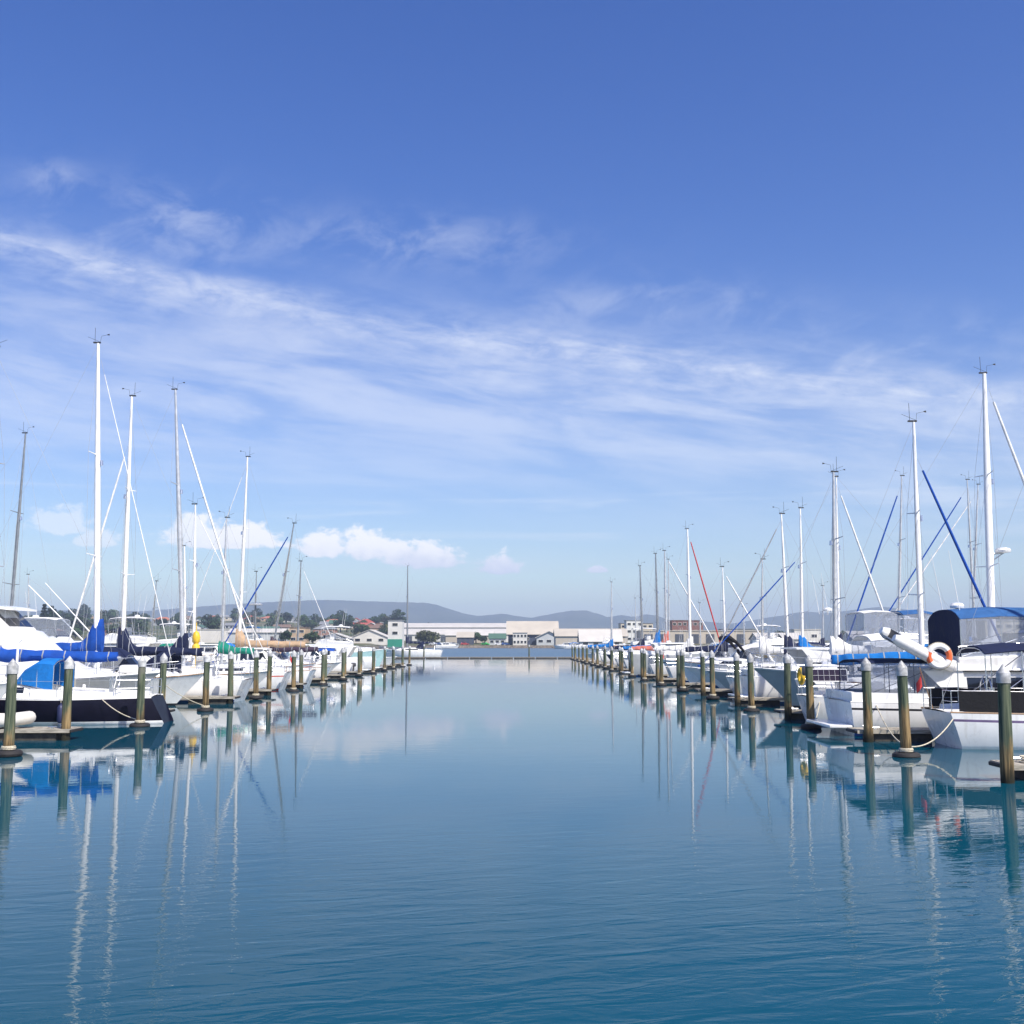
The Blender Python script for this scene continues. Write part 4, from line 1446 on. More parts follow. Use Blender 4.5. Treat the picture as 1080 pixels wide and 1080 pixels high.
fp = make_finger(LEN_F)
fk = children_of(fp)
first = True
for side, ys_, xe in ((-1, LF, -13.85), (1, RF, 10.72)):
    for k, y in enumerate(ys_):
        o = fp if first else copy_tree(fp, fk)
        first = False
        o.location = (xe + (0.35 if side > 0 and k == 0 else 0), y, 0)
        o.rotation_euler = (0, 0, math.pi if side < 0 else 0)
        tag(o, f"low timber finger pontoon between berths, {ORD[k+1]} from the camera on the {'left' if side < 0 else 'right'} side", 'pontoon', 'finger pontoons on the ' + ('left' if side < 0 else 'right'))


def walkway(x, y0, y1, label):
    o = empty('walkway_pontoon', (x, y0, 0), math.pi / 2)
    L = y1 - y0
    m = MB()
    m.box((L / 2, 0, 0.375), (L, 2.2, 0.05))
    m.build('deck', 'dock_planks', o, 0)
    m = MB()
    for sd in (-1, 1):
        m.box((L / 2, sd * 1.15, 0.31), (L, 0.08, 0.20))
    m.build('fascia_board', 'fascia', o, 0)
    m = MB()
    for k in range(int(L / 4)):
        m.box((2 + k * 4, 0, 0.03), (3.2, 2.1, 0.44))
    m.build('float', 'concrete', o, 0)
    tag(o, label, 'pontoon')


walkway(-26.8, 30, 146, "long timber walkway pontoon behind the berths on the left")
walkway(23.6, 22, 196, "long timber walkway pontoon behind the berths on the right")
# floating boom across the end of the fairway
o = empty('floating_boom', (-24.0, 204, 0))
m = MB()
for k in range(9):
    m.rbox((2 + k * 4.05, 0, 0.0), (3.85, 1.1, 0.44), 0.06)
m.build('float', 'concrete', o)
m = MB()
m.box((18.3, 0, 0.26), (36.6, 1.0, 0.07))
m.build('deck', 'fascia', o, 0)
tag(o, "long low brown floating boom closing the far end of the fairway", 'boom')

BL = lambda k, s=0: LF[k] + (2.55 if s == 0 else 7.0)

# ------------------------------------------------------------------ left row, near boats
launch("white bow with a jackstaff poking in at the left edge of the photo", 38.0, -26.0, -17.25, 1, 'sedan', fb=1.25, stripe='stripe_blue', rake=1.3)
_b = BOATS[-1]
m = MB()
m.tube([(4.2, 0.2, 1.5), (4.22, 0.2, 3.05)], 0.045, 8)
m.tube([(4.22, 0.2, 3.0), (4.35, 0.2, 3.12), (4.42, 0.2, 3.02)], 0.03, 6)
m.build('jackstaff', 'mast_white', _b)
yachtN, hN = yacht("black hulled yacht with bright blue sail cover and blue spray dodger", 42.7, -24.6, -13.35, -1, (-6, 366), -14, hull='hull_black', stripe='gelcoat_white', B=3.4, fb=0.95, rake=1.1, stern=-0.5, ws=0.42,
                   cover='canvas_royal', collar=0.8, dodger='canvas_blue', boom=5.2, boom_h=1.42, mm='mast_alloy', furl='canvas_white')
yachtA, hA = yacht("white yacht with thick white mast and blue peaked sail cover", 50.9, -27.4, -15.6, 1, (103.5, 362), 102, hull='gelcoat_white', stripe='stripe_blue', B=3.2, fb=1.15, rake=1.5, mm='mast_white', mr=0.14,
                   cover='canvas_royal', collar=1.05, furl='sail_white', furl_r=0.02, boom_h=1.45, boom=4.6)
big, hb = launch("big white cruiser with long sloping coachroof and hard top at the left edge", 46.9, -29.4, -15.05, 1, 'runabout', hull='gelcoat_grey_and_shade', fb=1.32, B=4.1, canvas=None, rake=1.9)  # white hull; shade below the deck edge painted in as grey
for c in children_of(big):
    if c.name.split('.')[0] in ('foredeck', 'windscreen', 'seat', 'outboard_motor'):
        bpy.data.objects.remove(c)
xl = lambda px: W(px, 677, 46.9)[0] - big.location.x
hs = House([(-4.0, 1.3, 3.55, 1.85, 1.65), (xl(18), 1.35, 3.58, 1.8, 1.6), (xl(30), 1.4, 3.50, 1.75, 1.5), (xl(62), 1.5, 2.45, 1.5, 1.2), (xl(84), 1.55, 2.0, 1.3, 1.05), (xl(112), 1.6, 1.72, 0.9, 0.8)])
cb = hs.build('coachroof', 'gelcoat_white', big)
for sd in (-1, 1):
    m = MB()
    hs.side(m, -3.4, xl(10), 0.5, 0.85, sd)
    m.build('side_window', 'dark_glass', cb, 0)
    m = MB()
    m.rbox((xl(100), sd * 1.82, 0.95), (0.5, 0.1, 0.13), 0.03)
    m.build('porthole', 'dark_glass', big)
ws_ = House([(-4.0, 3.5, 4.42, 1.55, 1.4), (xl(2), 3.5, 4.42, 1.55, 1.3), (xl(24), 3.5, 3.6, 1.45, 1.25)])
wh = ws_.build('wheelhouse', 'gelcoat_white', big)
for u0, u1 in ((-0.9, -0.32), (-0.28, 0.28), (0.32, 0.9)):
    m = MB()
    ws_.slope(m, xl(4), xl(22), u0, u1)
    m.build('windscreen', 'dark_glass', wh, 0)
for sd in (-1, 1):
    m = MB()
    ws_.side(m, -1.2, xl(3), 0.25, 0.85, sd, slant0=0, slant1=-0.2)
    ws_.side(m, -3.0, -1.4, 0.25, 0.85, sd)
    m.build('side_window', 'dark_glass', wh, 0)
m = MB()
m.loft([[(x, -w_, z), (x, w_, z), (x, w_ - 0.05, z + 0.08), (x, 0, z + 0.14), (x, -w_ + 0.05, z + 0.08)] for x, w_, z in ((-4.4, 1.5, 4.43), (xl(6), 1.5, 4.44), (xl(24), 1.25, 4.36))])
m.build('hard_top', 'gelcoat_white', big)
guard_rail(big, hb, xl(60), hb.x(1, 1) - 0.3, 0.7, name='bow_rail')
m = MB()
m.lathe([(0.02, 0), (0.26, 0.03), (0.28, 0.12), (0.2, 0.2), (0.03, 0.24)], (-1.6, 0, 4.56), 14)
m.build('radar_dome', 'gelcoat_white', big)
m = MB()
m.rbox((xl(135), 0.5, hb.deck(xl(135)) + 0.22), (0.9, 0.55, 0.36), 0.12)
m.build('liferaft_canister', 'gelcoat_white', big)
launch("small white launch with navy windscreen and raked pale bow", 53.7, -22.6, -15.0, 1, 'express', fb=1.15, B=2.4, stripe='stripe_black', canvas='canvas_navy', rake=1.5, aerials=False)
yacht("white yacht with navy sail cover, bow toward the left walkway", 58.0, -24.2, -14.0, -1, (139, 418), 130, mm='mast_white', mr=0.115, cover='canvas_navy', collar=1.0, dodger='canvas_navy', furl='sail_white', boom=4.3, boom_h=1.35, furl_from=0.82, B=3.5)
yacht("white yacht with the tallest grey mast of the left row", 61.9, -26.3, -14.3, 1, (185, 411), 192, mm='mast_alloy', mr=0.125, cover='canvas_navy', furl='sail_white', furl_r=0.05, furl_from=0.92, hull='gelcoat_white', stripe='stripe_blue', dodger='canvas_white')
yacht("white yacht with short white mast and a yellow rescue buoy astern", 66.7, -23.2, -14.5, 1, (206, 532), 204.5, mm='mast_white', mr=0.09, cover='canvas_white', furl='sail_white', furl_r=0.022, boom=3.2)
_b = BOATS[-1]
m = MB()
m.lathe([(0.02, 0), (0.2, 0.05), (0.24, 0.35), (0.22, 0.62), (0.14, 0.75), (0.22, 0.85), (0.24, 1.15), (0.16, 1.4), (0.03, 1.5)], (-0.2, -1.1, 2.2), 14)
m.tube([(-0.2, -1.1, 1.0), (-0.2, -1.1, 4.2)], 0.025, 6)
m.build('rescue_buoy', 'life_yellow', _b)
yacht("white yacht with plain grey mast and green sail cover", 71.4, -24.4, -14.6, -1, (239, 546), 235, mm='mast_alloy', mr=0.09, cover='canvas_green', collar=0.35, furl=None, boom=2.2, stripe='stripe_red', line='stripe_red')
yacht("white yacht with tan sail cover and tall white mast", 76.3, -23.9, -13.9, -1, (261, 482), 253, mm='mast_white', mr=0.105, cover='canvas_tan', collar=0.75, furl='sail_white', furl_r=0.022, boom=4.7, boom_h=1.75, stripe='stripe_blue')
yacht("white yacht with a strongly raked dark mast and blue furled headsail", 85.6, -23.6, -14.4, -1, (310, 552), 292, mm='mast_dark', mr=0.08, cover='canvas_plum', furl='canvas_royal', boom=3.6)
yacht("small yacht with dark mast close to the white sheds", 95.0, -22.8, -14.8, 1, (317.5, 592), 314.5, mm='mast_dark', mr=0.085, cover=None, furl='sail_white', furl_r=0.025)
launch("open fishing boat with bright green hull", 100.0, -20.4, -16.4, 1, 'runabout', hull='hull_green', fb=0.9, canvas=None, stripe='hull_green')
launch("small white runabout with blue canopy beside the green boat", 104.5, -21.5, -15.2, -1, 'runabout', canvas='canvas_royal', fb=0.9)
launch("white sedan launch with long dark side windows near the far left berths", 109.5, -24.5, -15.0, -1, 'sedan', fb=1.05)
launch("white flybridge launch in the far part of the left row", 119, -25.5, -15, -1, 'fly', canvas='canvas_white', fb=1.1)
launch("long pale aqua launch near the end of the left row", 128.5, -26.0, -14.6, 1, 'sedan', hull='hull_aqua', fb=1.7, top='gelcoat_white', house_h=0.9)
launch("low white launch, farthest of the left row", 138.5, -24.0, -14.6, 1, 'sedan', fb=0.9, house_h=0.9)
launch("low cream launch between yachts of the left row", 90.3, -23.2, -14.8, 1, 'express', canvas='canvas_tan', fb=1.0)
launch("white launch with orange stripe in the middle of the left row", 81.0, -23.0, -14.6, 1, 'sedan', line='stripe_red', fb=1.1, B=3.0)
yacht("far yacht with navy cover lying just beyond the floating boom", 214, -26.2, -13.6, -1, (430, 597), 429.6, mm='mast_dark', mr=0.15, cover='canvas_navy', collar=1.2, dodger='canvas_navy', furl=None, boom=4.6, boom_h=1.5, B=3.8, fb=1.3, group='yachts beyond the boom')

# ------------------------------------------------------------------ right row, near boats
rb1, h1 = yacht("white yacht with navy cockpit cloths and navy bimini, nearest on the right", 33.0, 12.75, 23.6, 1, (1226, 120), 1213, B=3.1, fb=0.98, stern=0.35, lee='canvas_black', bimini='canvas_navy', cover='canvas_navy', line='stripe_purple', stripe='gelcoat_white', mm='mast_white', mr=0.1)
rb2, h2 = launch("big white flybridge launch with blue canopy and navy back panel", 37.6, 11.15, 23.4, 1, 'fly', fb=1.05, B=3.6, canvas='canvas_sky', soft=True, stripe='stripe_blue', line='stripe_black', house_h=1.0, fly_h=0.62, fly_fwd=1.0, fly_aft=0.75, rake=1.6)
# navy awning over its cockpit
canopy(rb2, 'cockpit_awning', [(-5.5, 2.46, 1.35, 1.3), (-4.7, 2.50, 1.4, 1.3), (-3.9, 2.50, 1.45, 1.3), (-3.0, 2.46, 1.45, 1.3)], 'canvas_navy', 'canvas_navy', drop=0.12, clear=True)
r2, h_r2 = yacht("small yacht with navy furled headsail and a solar panel on its stern", 42.4, 11.3, 19.9, 1, (963.5, 445), 971.5, mm='mast_white', mr=0.105, cover='canvas_blue', collar=0.25, furl='canvas_royal', furl_r=0.05, furl_from=0.86, boom=3.6, B=2.9, fb=0.95, stern=0.3)
m = MB()
m.slab([(-4.25, -1.45, 1.62), (-3.0, -1.45, 1.62), (-3.0, -1.35, 2.02), (-4.25, -1.35, 2.02)], 0.035)
sp_ = m.build('solar_panel', 'solar_cell', r2, 0)
m = MB()
for a, b in (((-4.28, -1.46, 1.60), (-2.97, -1.46, 1.60)), ((-4.28, -1.34, 2.04), (-2.97, -1.34, 2.04)), ((-4.28, -1.46, 1.60), (-4.28, -1.34, 2.04)), ((-2.97, -1.46, 1.60), (-2.97, -1.34, 2.04))):
    m.tube([a, b], 0.022, 5)
for k in range(1, 6):
    m.tube([(-4.25 + 1.25 * k / 6, -1.475, 1.62), (-4.25 + 1.25 * k / 6, -1.375, 2.02)], 0.005, 4)
m.tube([(-4.25, -1.44, 1.82), (-3.0, -1.44, 1.82)], 0.005, 4)
m.build('frame', 'mast_white', sp_)
outboard(r2, -4.15, -0.9, 1.55)
m = MB()
m.torus((-4.3, 0.0, 1.75), 0.25, 0.09, 'x', 22, 8)
m.build('horseshoe_buoy', 'life_yellow', r2)
r1, h_r1 = yacht("large white yacht with radar on a thick mast, white and blue canopies", 47.2, 12.6, 25.4, 1, (1038, 394), 1046, mm='mast_white', mr=0.165, cover='canvas_white', collar=0.4, furl='sail_white', furl_r=0.06, dodger='canvas_sky', bimini='canvas_white', bim_clear=True,
                 B=4.0, fb=1.35, radar=True, boom=5.2, boom_h=1.15)
yacht("white yacht with shade painted dark grey on its hull side, bow toward the fairway", 51.8, 11.35, 23.6, -1, (879, 498), 881, hull='gelcoat_grey_and_shade', mm='mast_alloy', mr=0.11, B=3.9, fb=1.45, rake=1.9, cover='canvas_white', collar=0.4, furl=None, stripe='antifoul', boom_h=1.0)  # grey hull colour carries the shade of the camera-facing side
launch("white flybridge launch with white top and blue canopy behind the grey hull", 56.8, 12.2, 24.6, 1, 'fly', canvas='canvas_white', clears=True, fb=1.25, B=4.0, house_h=1.35, fly_h=0.5, fly_fwd=0.7, fly_aft=2.6)
canopy(BOATS[-1], 'blue_canopy', [(-0.2 + 1.7, 4.62, 1.6, 3.2), (2.6, 4.7, 1.6, 3.2), (3.6, 4.5, 1.5, 3.3)], 'canvas_sky', clear=True)
yacht("white yacht with twin furled white headsails behind the grey hull", 61.6, 12.3, 22.3, 1, (882, 503), 884.5, mm='mast_white', mr=0.07, cover='canvas_navy', furl='sail_white', furl_r=0.05, boom=3.2)
yacht("white yacht with pale mast leaning left and grey headsail", 66.6, 11.8, 21.5, -1, (824, 542), 830, mm='mast_white', mr=0.09, cover='canvas_navy', furl='canvas_grey', furl_r=0.035, boom=3.4, hull='gelcoat_grey_and_shade')
yacht("white yacht with upright mast and blue furled headsail left of it", 71.2, 12.1, 23.2, -1, (844, 536), 846, mm='mast_white', mr=0.09, cover='canvas_blue', furl='canvas_royal', furl_r=0.036, furl_from=0.7, boom=3.4)
yacht("small yacht with thin grey mast next to a white launch", 76.1, 12.0, 21.4, -1, (804, 590), 804, mm='mast_alloy', mr=0.07, cover='canvas_white', furl=None, boom=3.0)
launch("white launch with folded black bimini hoop and yellow deck gear", 81.0, 12.1, 21.5, -1, 'express', canvas='canvas_white', fb=1.25, B=3.3)
_b = BOATS[-1]
m = MB()
m.tube([(-0.6, 1.1, 1.9), (0.3, 1.1, 3.0), (0.8, 0.9, 3.35), (1.1, 0.6, 3.3), (1.1, -0.6, 3.3), (0.8, -0.9, 3.35), (0.3, -1.1, 3.0), (-0.6, -1.1, 1.9)], [0.05, 0.12, 0.19, 0.19, 0.19, 0.19, 0.12, 0.05], 8)
m.build('folded_bimini', 'canvas_black', _b)
m = MB()
m.rbox((-2.0, 0, 2.1), (1.4, 1.2, 0.4), 0.1)
m.build('deck_box', 'life_yellow', _b)
yacht("white yacht with light mast in the middle of the right row", 85.8, 12.2, 20.9, 1, (762, 598), 764, mm='mast_white', mr=0.08, cover='canvas_navy', furl='sail_white', boom=3.2)
launch("white sports cruiser with navy canopy and raked arch", 90.6, 12.3, 21.6, -1, 'express', canvas='canvas_navy', hull='gelcoat_white', stripe='stripe_black', fb=1.2, line='stripe_black')
yacht("white yacht with red furled headsail", 95.2, 12.0, 19.0, 1, (725, 558), 727.5, mm='mast_white', mr=0.12, cover='canvas_white', furl='canvas_red', furl_r=0.05, boom=3.2, foot=3.1)
launch("grey sided white cruiser with oval portholes", 100.2, 10.9, 20.6, 1, 'sedan', hull='gelcoat_grey_and_shade', fb=1.9, house_h=0.9, stripe='stripe_blue')
_b = BOATS[-1]
for x in (-2.5, 0.2):
    m = MB()
    m.rbox((x, -1.86, 1.25), (0.75, 0.08, 0.22), 0.03)
    m.build('porthole', 'dark_glass', _b)
yacht("white yacht with tall grey mast and coral cover, in the right row's far half", 104.8, 11.8, 20.5, 1, (701, 581), 702.5, mm='mast_alloy', mr=0.11, cover='canvas_coral', collar=1.3, furl='sail_white', boom=3.4)
yacht("white yacht with bright blue sail cover, in the right row's far half", 109.8, 12.2, 20.5, 1, (691.5, 584), 693.5, mm='mast_dark', mr=0.11, cover='canvas_blue', collar=1.5, furl=None, boom=3.6)
yacht("yacht with thin dark mast beside the blue covered yacht", 119.4, 12.2, 20.5, 1, (675, 597), 677, mm='mast_dark', mr=0.11, cover='canvas_navy', furl=None, boom=3.4)
yacht("distant yacht with short grey mast toward the right row's end", 153, 12.4, 20.5, 1, (645, 614), 645, mm='mast_alloy', mr=0.11, cover='canvas_blue', furl=None, boom=3.4)
launch("far white launch, first beyond the blue covered yacht", 114.6, 12.2, 20.5, -1, 'sedan', fb=1.1)
launch("far white launch with blue canopy in the right row", 124.4, 12.3, 19.5, -1, 'runabout', canvas='canvas_blue', fb=1.0)
launch("far white flybridge launch in the right row", 134, 12.3, 22.5, 1, 'fly', canvas='canvas_white', fb=1.1)
launch("far navy hulled launch in the right row", 143.6, 12.3, 21, -1, 'sedan', hull='hull_navy', fb=1.1)
launch("far cream launch near the end of the right row", 163, 12.3, 20, 1, 'express', canvas='canvas_tan', fb=1.0)
launch("far white launch, last but one of the right row", 173, 12.3, 21, -1, 'sedan', fb=1.1)
launch("far small white runabout at the end of the right row", 183, 12.3, 18.5, -1, 'runabout', canvas='canvas_navy', fb=0.9)

# ------------------------------------------------------------------ second rows behind the walkways
G2L, G2R = 'boats berthed behind the left walkway', 'boats berthed behind the right walkway'
launch("white cruiser with clear sided canopy between two masts at left", 81.0, -39.5, -28.4, 1, 'fly', canvas='canvas_white', clears=True, fb=1.2, group=G2L)
launch("white game fishing launch with two raised outrigger poles", 87.0, -40.0, -28.3, 1, 'sedan', fb=1.6, group=G2L)
_b = BOATS[-1]
m = MB()
for sd in (-1, 1):
    m.tube([(0.4, sd * 1.5, 3.2), (-4.0 - sd * 0.3, sd * 2.2, 7.6 + sd * 0.2)], [0.06, 0.03], 6)
m.build('outrigger_pole', 'mast_white', _b)
launch("white pilothouse cruiser with dark cabin windows behind the navy covered boom", 93, -39.0, -28.3, -1, 'fly', canvas='canvas_white', fb=1.5, group=G2L)
yacht("yacht with leaning grey mast at the far left edge", 69.2, -41, -28.4, 1, (27, 457), 10.5, mm='mast_dark', mr=0.1, cover='canvas_blue', furl=None, group=G2L)
yacht("distant yacht with thin pale mast left of the round trees", 118, -50, -40, 1, (30, 606), 30, mm='mast_alloy', mr=0.07, cover=None, furl=None, group=G2L)
yacht("distant yacht with thin dark mast left of the tall grey mast", 112, -40, -30, -1, (165, 613), 161, mm='mast_dark', mr=0.07, cover='canvas_navy', furl=None, group=G2L)
yacht("distant yacht with a short white mast just right of the tall grey mast", 100, -40.5, -28.4, 1, (194.5, 576), 195, mm='mast_white', mr=0.11, cover='canvas_green', furl=None, group=G2L)
yacht("distant yacht carrying a flat radar platform on its dark mast", 105, -30.5, -20.5 - 8.2, 1, (270.5, 603), 269, mm='mast_dark', mr=0.07, cover=None, furl=None, spreaders=1, group=G2L)
_b = BOATS[-1]
m = MB()
m.rbox((BOATS[-1].location.x * 0 + (W(269, 640, 105)[0] - _b.location.x), 0, 6.6), (1.25, 0.8, 0.16), 0.04)
m.build('radar_platform', 'mast_alloy', _b)
for k, (y, st, cv, fb) in enumerate(((100, 'sedan', 'canvas_white', 1.4), (108, 'fly', 'canvas_white', 1.3), (116, 'sedan', None, 1.3), (124, 'express', 'canvas_blue', 1.3), (133, 'fly', 'canvas_sky', 1.3))):
    launch(f"white launch behind the left walkway, {ORD[k+1]} of five counted from the camera", y + 4, -39.5 + k, -28.4, 1, st, canvas=cv, fb=fb, far=True, group=G2L)

yacht("yacht with thin grey mast and blue furled headsail slanting left of it", 85, 25.4, 35.5, -1, (951, 502), 948, mm='mast_alloy', mr=0.10, cover='canvas_navy', furl='canvas_royal', furl_r=0.055, furl_from=0.94, group=G2R)
yacht("far right yacht, left mast of the crossing pair", 92, 29.0, 40.5, -1, (1020, 506), 1028, mm='mast_alloy', mr=0.10, cover='canvas_navy', furl='canvas_royal', furl_r=0.05, group=G2R)
yacht("far right yacht, right mast of the crossing pair", 97, 31.0, 43, -1, (1031.5, 511), 1026, mm='mast_alloy', mr=0.10, cover='canvas_blue', furl='sail_white', group=G2R)
yacht("distant yacht with short thin mast between the white canopies", 110, 27, 36, 1, (868, 618), 868, mm='mast_alloy', mr=0.07, cover='canvas_navy', furl=None, group=G2R)
launch("white flybridge cruiser with white canopy on clear panels behind the solar panel yacht", 57.0, 25.2, 37.2, -1, 'fly', fb=1.6, canvas='canvas_white', B=4.2, soft=False, group=G2R)
launch("white cruiser with sky blue canopy on the right walkway", 63.5, 25.2, 36.5, -1, 'fly', fb=1.5, canvas='canvas_sky', B=4.0, soft=True, group=G2R)
launch("white sedan cruiser with broad white roof right of the twin headsails", 70, 25.3, 36, -1, 'sedan', fb=1.6, B=4.0, group=G2R)
for k, (y, st, cv, fb) in enumerate(((78, 'sedan', None, 1.5), (86, 'fly', 'canvas_white', 1.3), (104, 'express', 'canvas_navy', 1.4), (112, 'sedan', None, 1.4), (122, 'fly', 'canvas_white', 1.3), (132, 'sedan', None, 1.3), (143, 'express', 'canvas_blue', 1.3), (156, 'sedan', None, 1.4))):
    launch(f"white launch behind the right walkway, {ORD[k+1]} of eight counted from the camera", y + 2, 25.4, 36 - 0.3 * k, -1 if k % 2 else 1, st, canvas=cv, fb=fb, group=G2R)
for k, (px, py, y) in enumerate(((692, 586, 0), (670, 631, 190), (705, 590, 128), (654, 640, 0), (738, 636, 150), (784, 640, 140))):
    if y:
        xw = W(px, 660, y)[0]
        yacht(f"distant yacht showing only a thin mast behind the right row, {['','first','second','','third','last'][k]} from the left".replace(' , ', ' '), y, xw - 6, xw + 3.5, 1, (px, py), px + 0.5, mm='mast_alloy', mr=0.08, cover=None, furl=None, group=G2R)

# ------------------------------------------------------------------ things on and around the near boats


def ring_buoy(name, loc, rz, label):
    o = empty(name, loc, rz)
    m = MB()
    m.torus((0, 0, 0), 0.33, 0.095, 'y', 32, 10, part=lambda f: 1 if (abs((f * 2) % 1 - 0.5) > 0.36 if False else (f % 0.5) < 0.09 or (f % 0.5) > 0.41) else 0)
    m.build('ring', ['gelcoat_white', 'life_orange'], o)
    m = MB()
    m.torus((0, 0, 0), 0.44, 0.012, 'y', 28, 5)
    m.build('grab_line', 'rope', o)
    tag(o, label, 'lifebuoy')
    return o


def dinghy(loc, rot, L, B, matn, label, cat='inflatable dinghy', flip=False):
    o = empty('inflatable_dinghy', loc)
    o.rotation_euler = rot
    m = MB()
    pts = []
    for i in range(25):
        u = i / 24
        if u < 0.36:
            pts.append((-L / 2 + u / 0.36 * L * 0.66, -B / 2, 0))
        elif u > 0.64:
            pts.append((-L / 2 + (1 - u) / 0.36 * L * 0.66, B / 2, 0))
        else:
            a = -math.pi / 2 + math.pi * (u - 0.36) / 0.28
            pts.append((-L / 2 + L * 0.66 + L * 0.32 * math.cos(a), B / 2 * math.sin(a), 0.10 * math.cos(a)))
    m.tube(pts, [0.12 if i in (0, 24) else 0.2 for i in range(25)], 12)
    m.build('tube', matn, o, 60)
    m = MB()
    m.box((-L * 0.12, 0, -0.1), (L * 0.72, B - 0.2, 0.05))
    m.build('floor', 'inflatable_grey', o, 0)
    m = MB()
    m.box((-L / 2 + 0.25, 0, 0.02), (0.06, B - 0.2, 0.36))
    m.build('transom', 'black_plastic', o, 0)
    m = MB()
    m.box((0, 0, 0.08), (0.24, B - 0.1, 0.04))
    m.build('seat', 'teak', o, 0)
    tag(o, label, cat)
    return o


dinghy((-16.45, 35.2, 0.58), (0, 0, 0.02), 2.5, 1.0, 'inflatable', "pale beige inflatable dinghy lying on the nearest left pontoon")
# tender carried on its side at the back of the flybridge
tx, tz = W(950, 678, 36.4)
dinghy((tx + 0.62, 36.4, tz - 0.28), (R(14), R(27), R(8)), 2.5, 1.15, 'gelcoat_white', "white tender tilted on the flybridge launch beside a lifebuoy")
bx_, bz_ = W(990, 692, 35.75)
ring_buoy('lifebuoy', (bx_, 35.72, bz_), 0.0, "white ring lifebuoy with orange bands hung behind the blue canopy")
o = empty('rowing_dinghy', (13.55, RF[2], 0.36))
h = Hull(2.9, 1.35, 0.46, 0.35, 0.1)
h.build(o, 'gelcoat_white', 'gelcoat_white', deckm='deck_white')
m = MB()
m.box((0.2, 0, 0.52), (0.3, 1.1, 0.05))
m.build('seat', 'teak', o, 0)
o.location.z = 0.9
tag(o, "small white rowing dinghy on the pontoon under the grey hull", 'dinghy')
m = MB()
for sx_ in (-0.7, 0.7):
    m.box((13.55 + sx_, RF[2], 0.40), (0.12, 0.8, 0.10))
    m.box((13.55 + sx_, RF[2] - 0.3, 0.55), (0.1, 0.1, 0.35))
    m.box((13.55 + sx_, RF[2] + 0.3, 0.55), (0.1, 0.1, 0.35))
tag(m.build('dinghy_cradle', 'teak', smooth=0), "low wooden cradle holding the white rowing dinghy", 'cradle')


def line(a, b, sag, matn, label, r=0.018, group='mooring lines'):
    a, b = Vector(a), Vector(b)
    m = MB()
    pts = []
    for i in range(15):
        u = i / 14
        p = a.lerp(b, u)
        p.z = max(0.03, p.z - sag * 4 * u * (1 - u))
        pts.append(p)
    m.tube(pts, r, 6)
    tag(m.build('mooring_line', matn), label, 'mooring line', group)


for k, (x, y, lb) in enumerate(((14.6, RF[1], "white boarding step on the pontoon beside the big flybridge launch"), (13.4, RF[3], "white boarding step on the pontoon behind the grey hull"), (-16.6, LF[1], "white boarding step on the pontoon behind the black yacht"), (12.9, RF[4] - 0.1, "white boarding step on the pontoon beside the leaning mast yacht"))):
    o = empty('boarding_step', (x, y, 0.36))
    m = MB()
    m.rbox((0, 0, 0.15), (0.7, 0.55, 0.3), 0.04)
    m.build('lower_step', 'gelcoat_white', o)
    m = MB()
    m.rbox((0.14, 0, 0.41), (0.40, 0.53, 0.23), 0.04)
    m.build('upper_step', 'gelcoat_white', o)
    tag(o, lb, 'boarding step')
o = empty('rope_heap', (11.75, RF[0] - 0.1, 0.36))
m = MB()
rr_ = random.Random(3)
for k in range(5):
    m.torus((rr_.uniform(-.15, .15), rr_.uniform(-.1, .1), 0.02 + 0.035 * k), 0.26 - 0.03 * k, 0.022, 'z', 22, 6)
m.build('coil', 'rope', o)
tag(o, "pale rope coiled on the nearest right pontoon by the pile", 'rope')
line((-17.1, 38.0, 1.6), (-13.65, 30.2, 0.25), 0.35, 'rope', "pale line from the left edge bow to the nearest left pile")
line((-15.2, 41.2, 0.95), (-13.65, 40.6, 0.25), 0.12, 'rope', "pale line from the black yacht to the pile in front of it")
line((-15.1, 46.9, 1.6), (-13.6, 49.2, 0.25), 0.15, 'rope', "pale line from the big cruiser's bow to its pile")
line((-15.0, 53.7, 1.3), (-13.6, 49.5, 0.25), 0.15, 'rope', "pale line from the small launch's raked bow to its pile")
line((12.75, 32.0, 0.98), (10.75, 30.1, 0.25), 0.25, 'rope', "pale line from the nearest right yacht's stern to its pile")
line((11.8, 36.1, 1.05), (10.75, 30.3, 0.25), 0.3, 'rope', "long slack line from the big launch's stern to the ringed pile")
line((11.5, 41.5, 1.0), (10.75, 39.7, 0.25), 0.2, 'rope', "pale line from the solar panel yacht to its pile")
line((11.3, 51.8, 1.9), (10.7, 49.5, 0.25), 0.05, 'rope', "taut pale line from the grey hull's bow down to its pile")
line((11.8, 66.6, 1.2), (10.7, 68.4, 0.25), 0.1, 'rope', "pale line from the leaning mast yacht to its pile")
line((11.0, 100.0, 1.9), (10.7, 97.8, 0.25), 0.2, 'rope', "pale line from the porthole cruiser to its pile")


def fender(x, y, z, matn, label):
    o = empty('fender', (x, y, z))
    m = MB()
    m.lathe([(0.0, -0.33), (0.07, -0.32), (0.12, -0.25), (0.125, 0.22), (0.08, 0.31), (0.035, 0.34), (0.03, 0.40), (0.0, 0.41)], n=12)
    m.build('body', matn, o)
    m = MB()
    m.tube([(0, 0, 0.4), (0, 0.03, 0.75)], 0.01, 5)
    m.build('lanyard', 'rope', o)
    tag(o, label, 'fender', 'boat fenders')


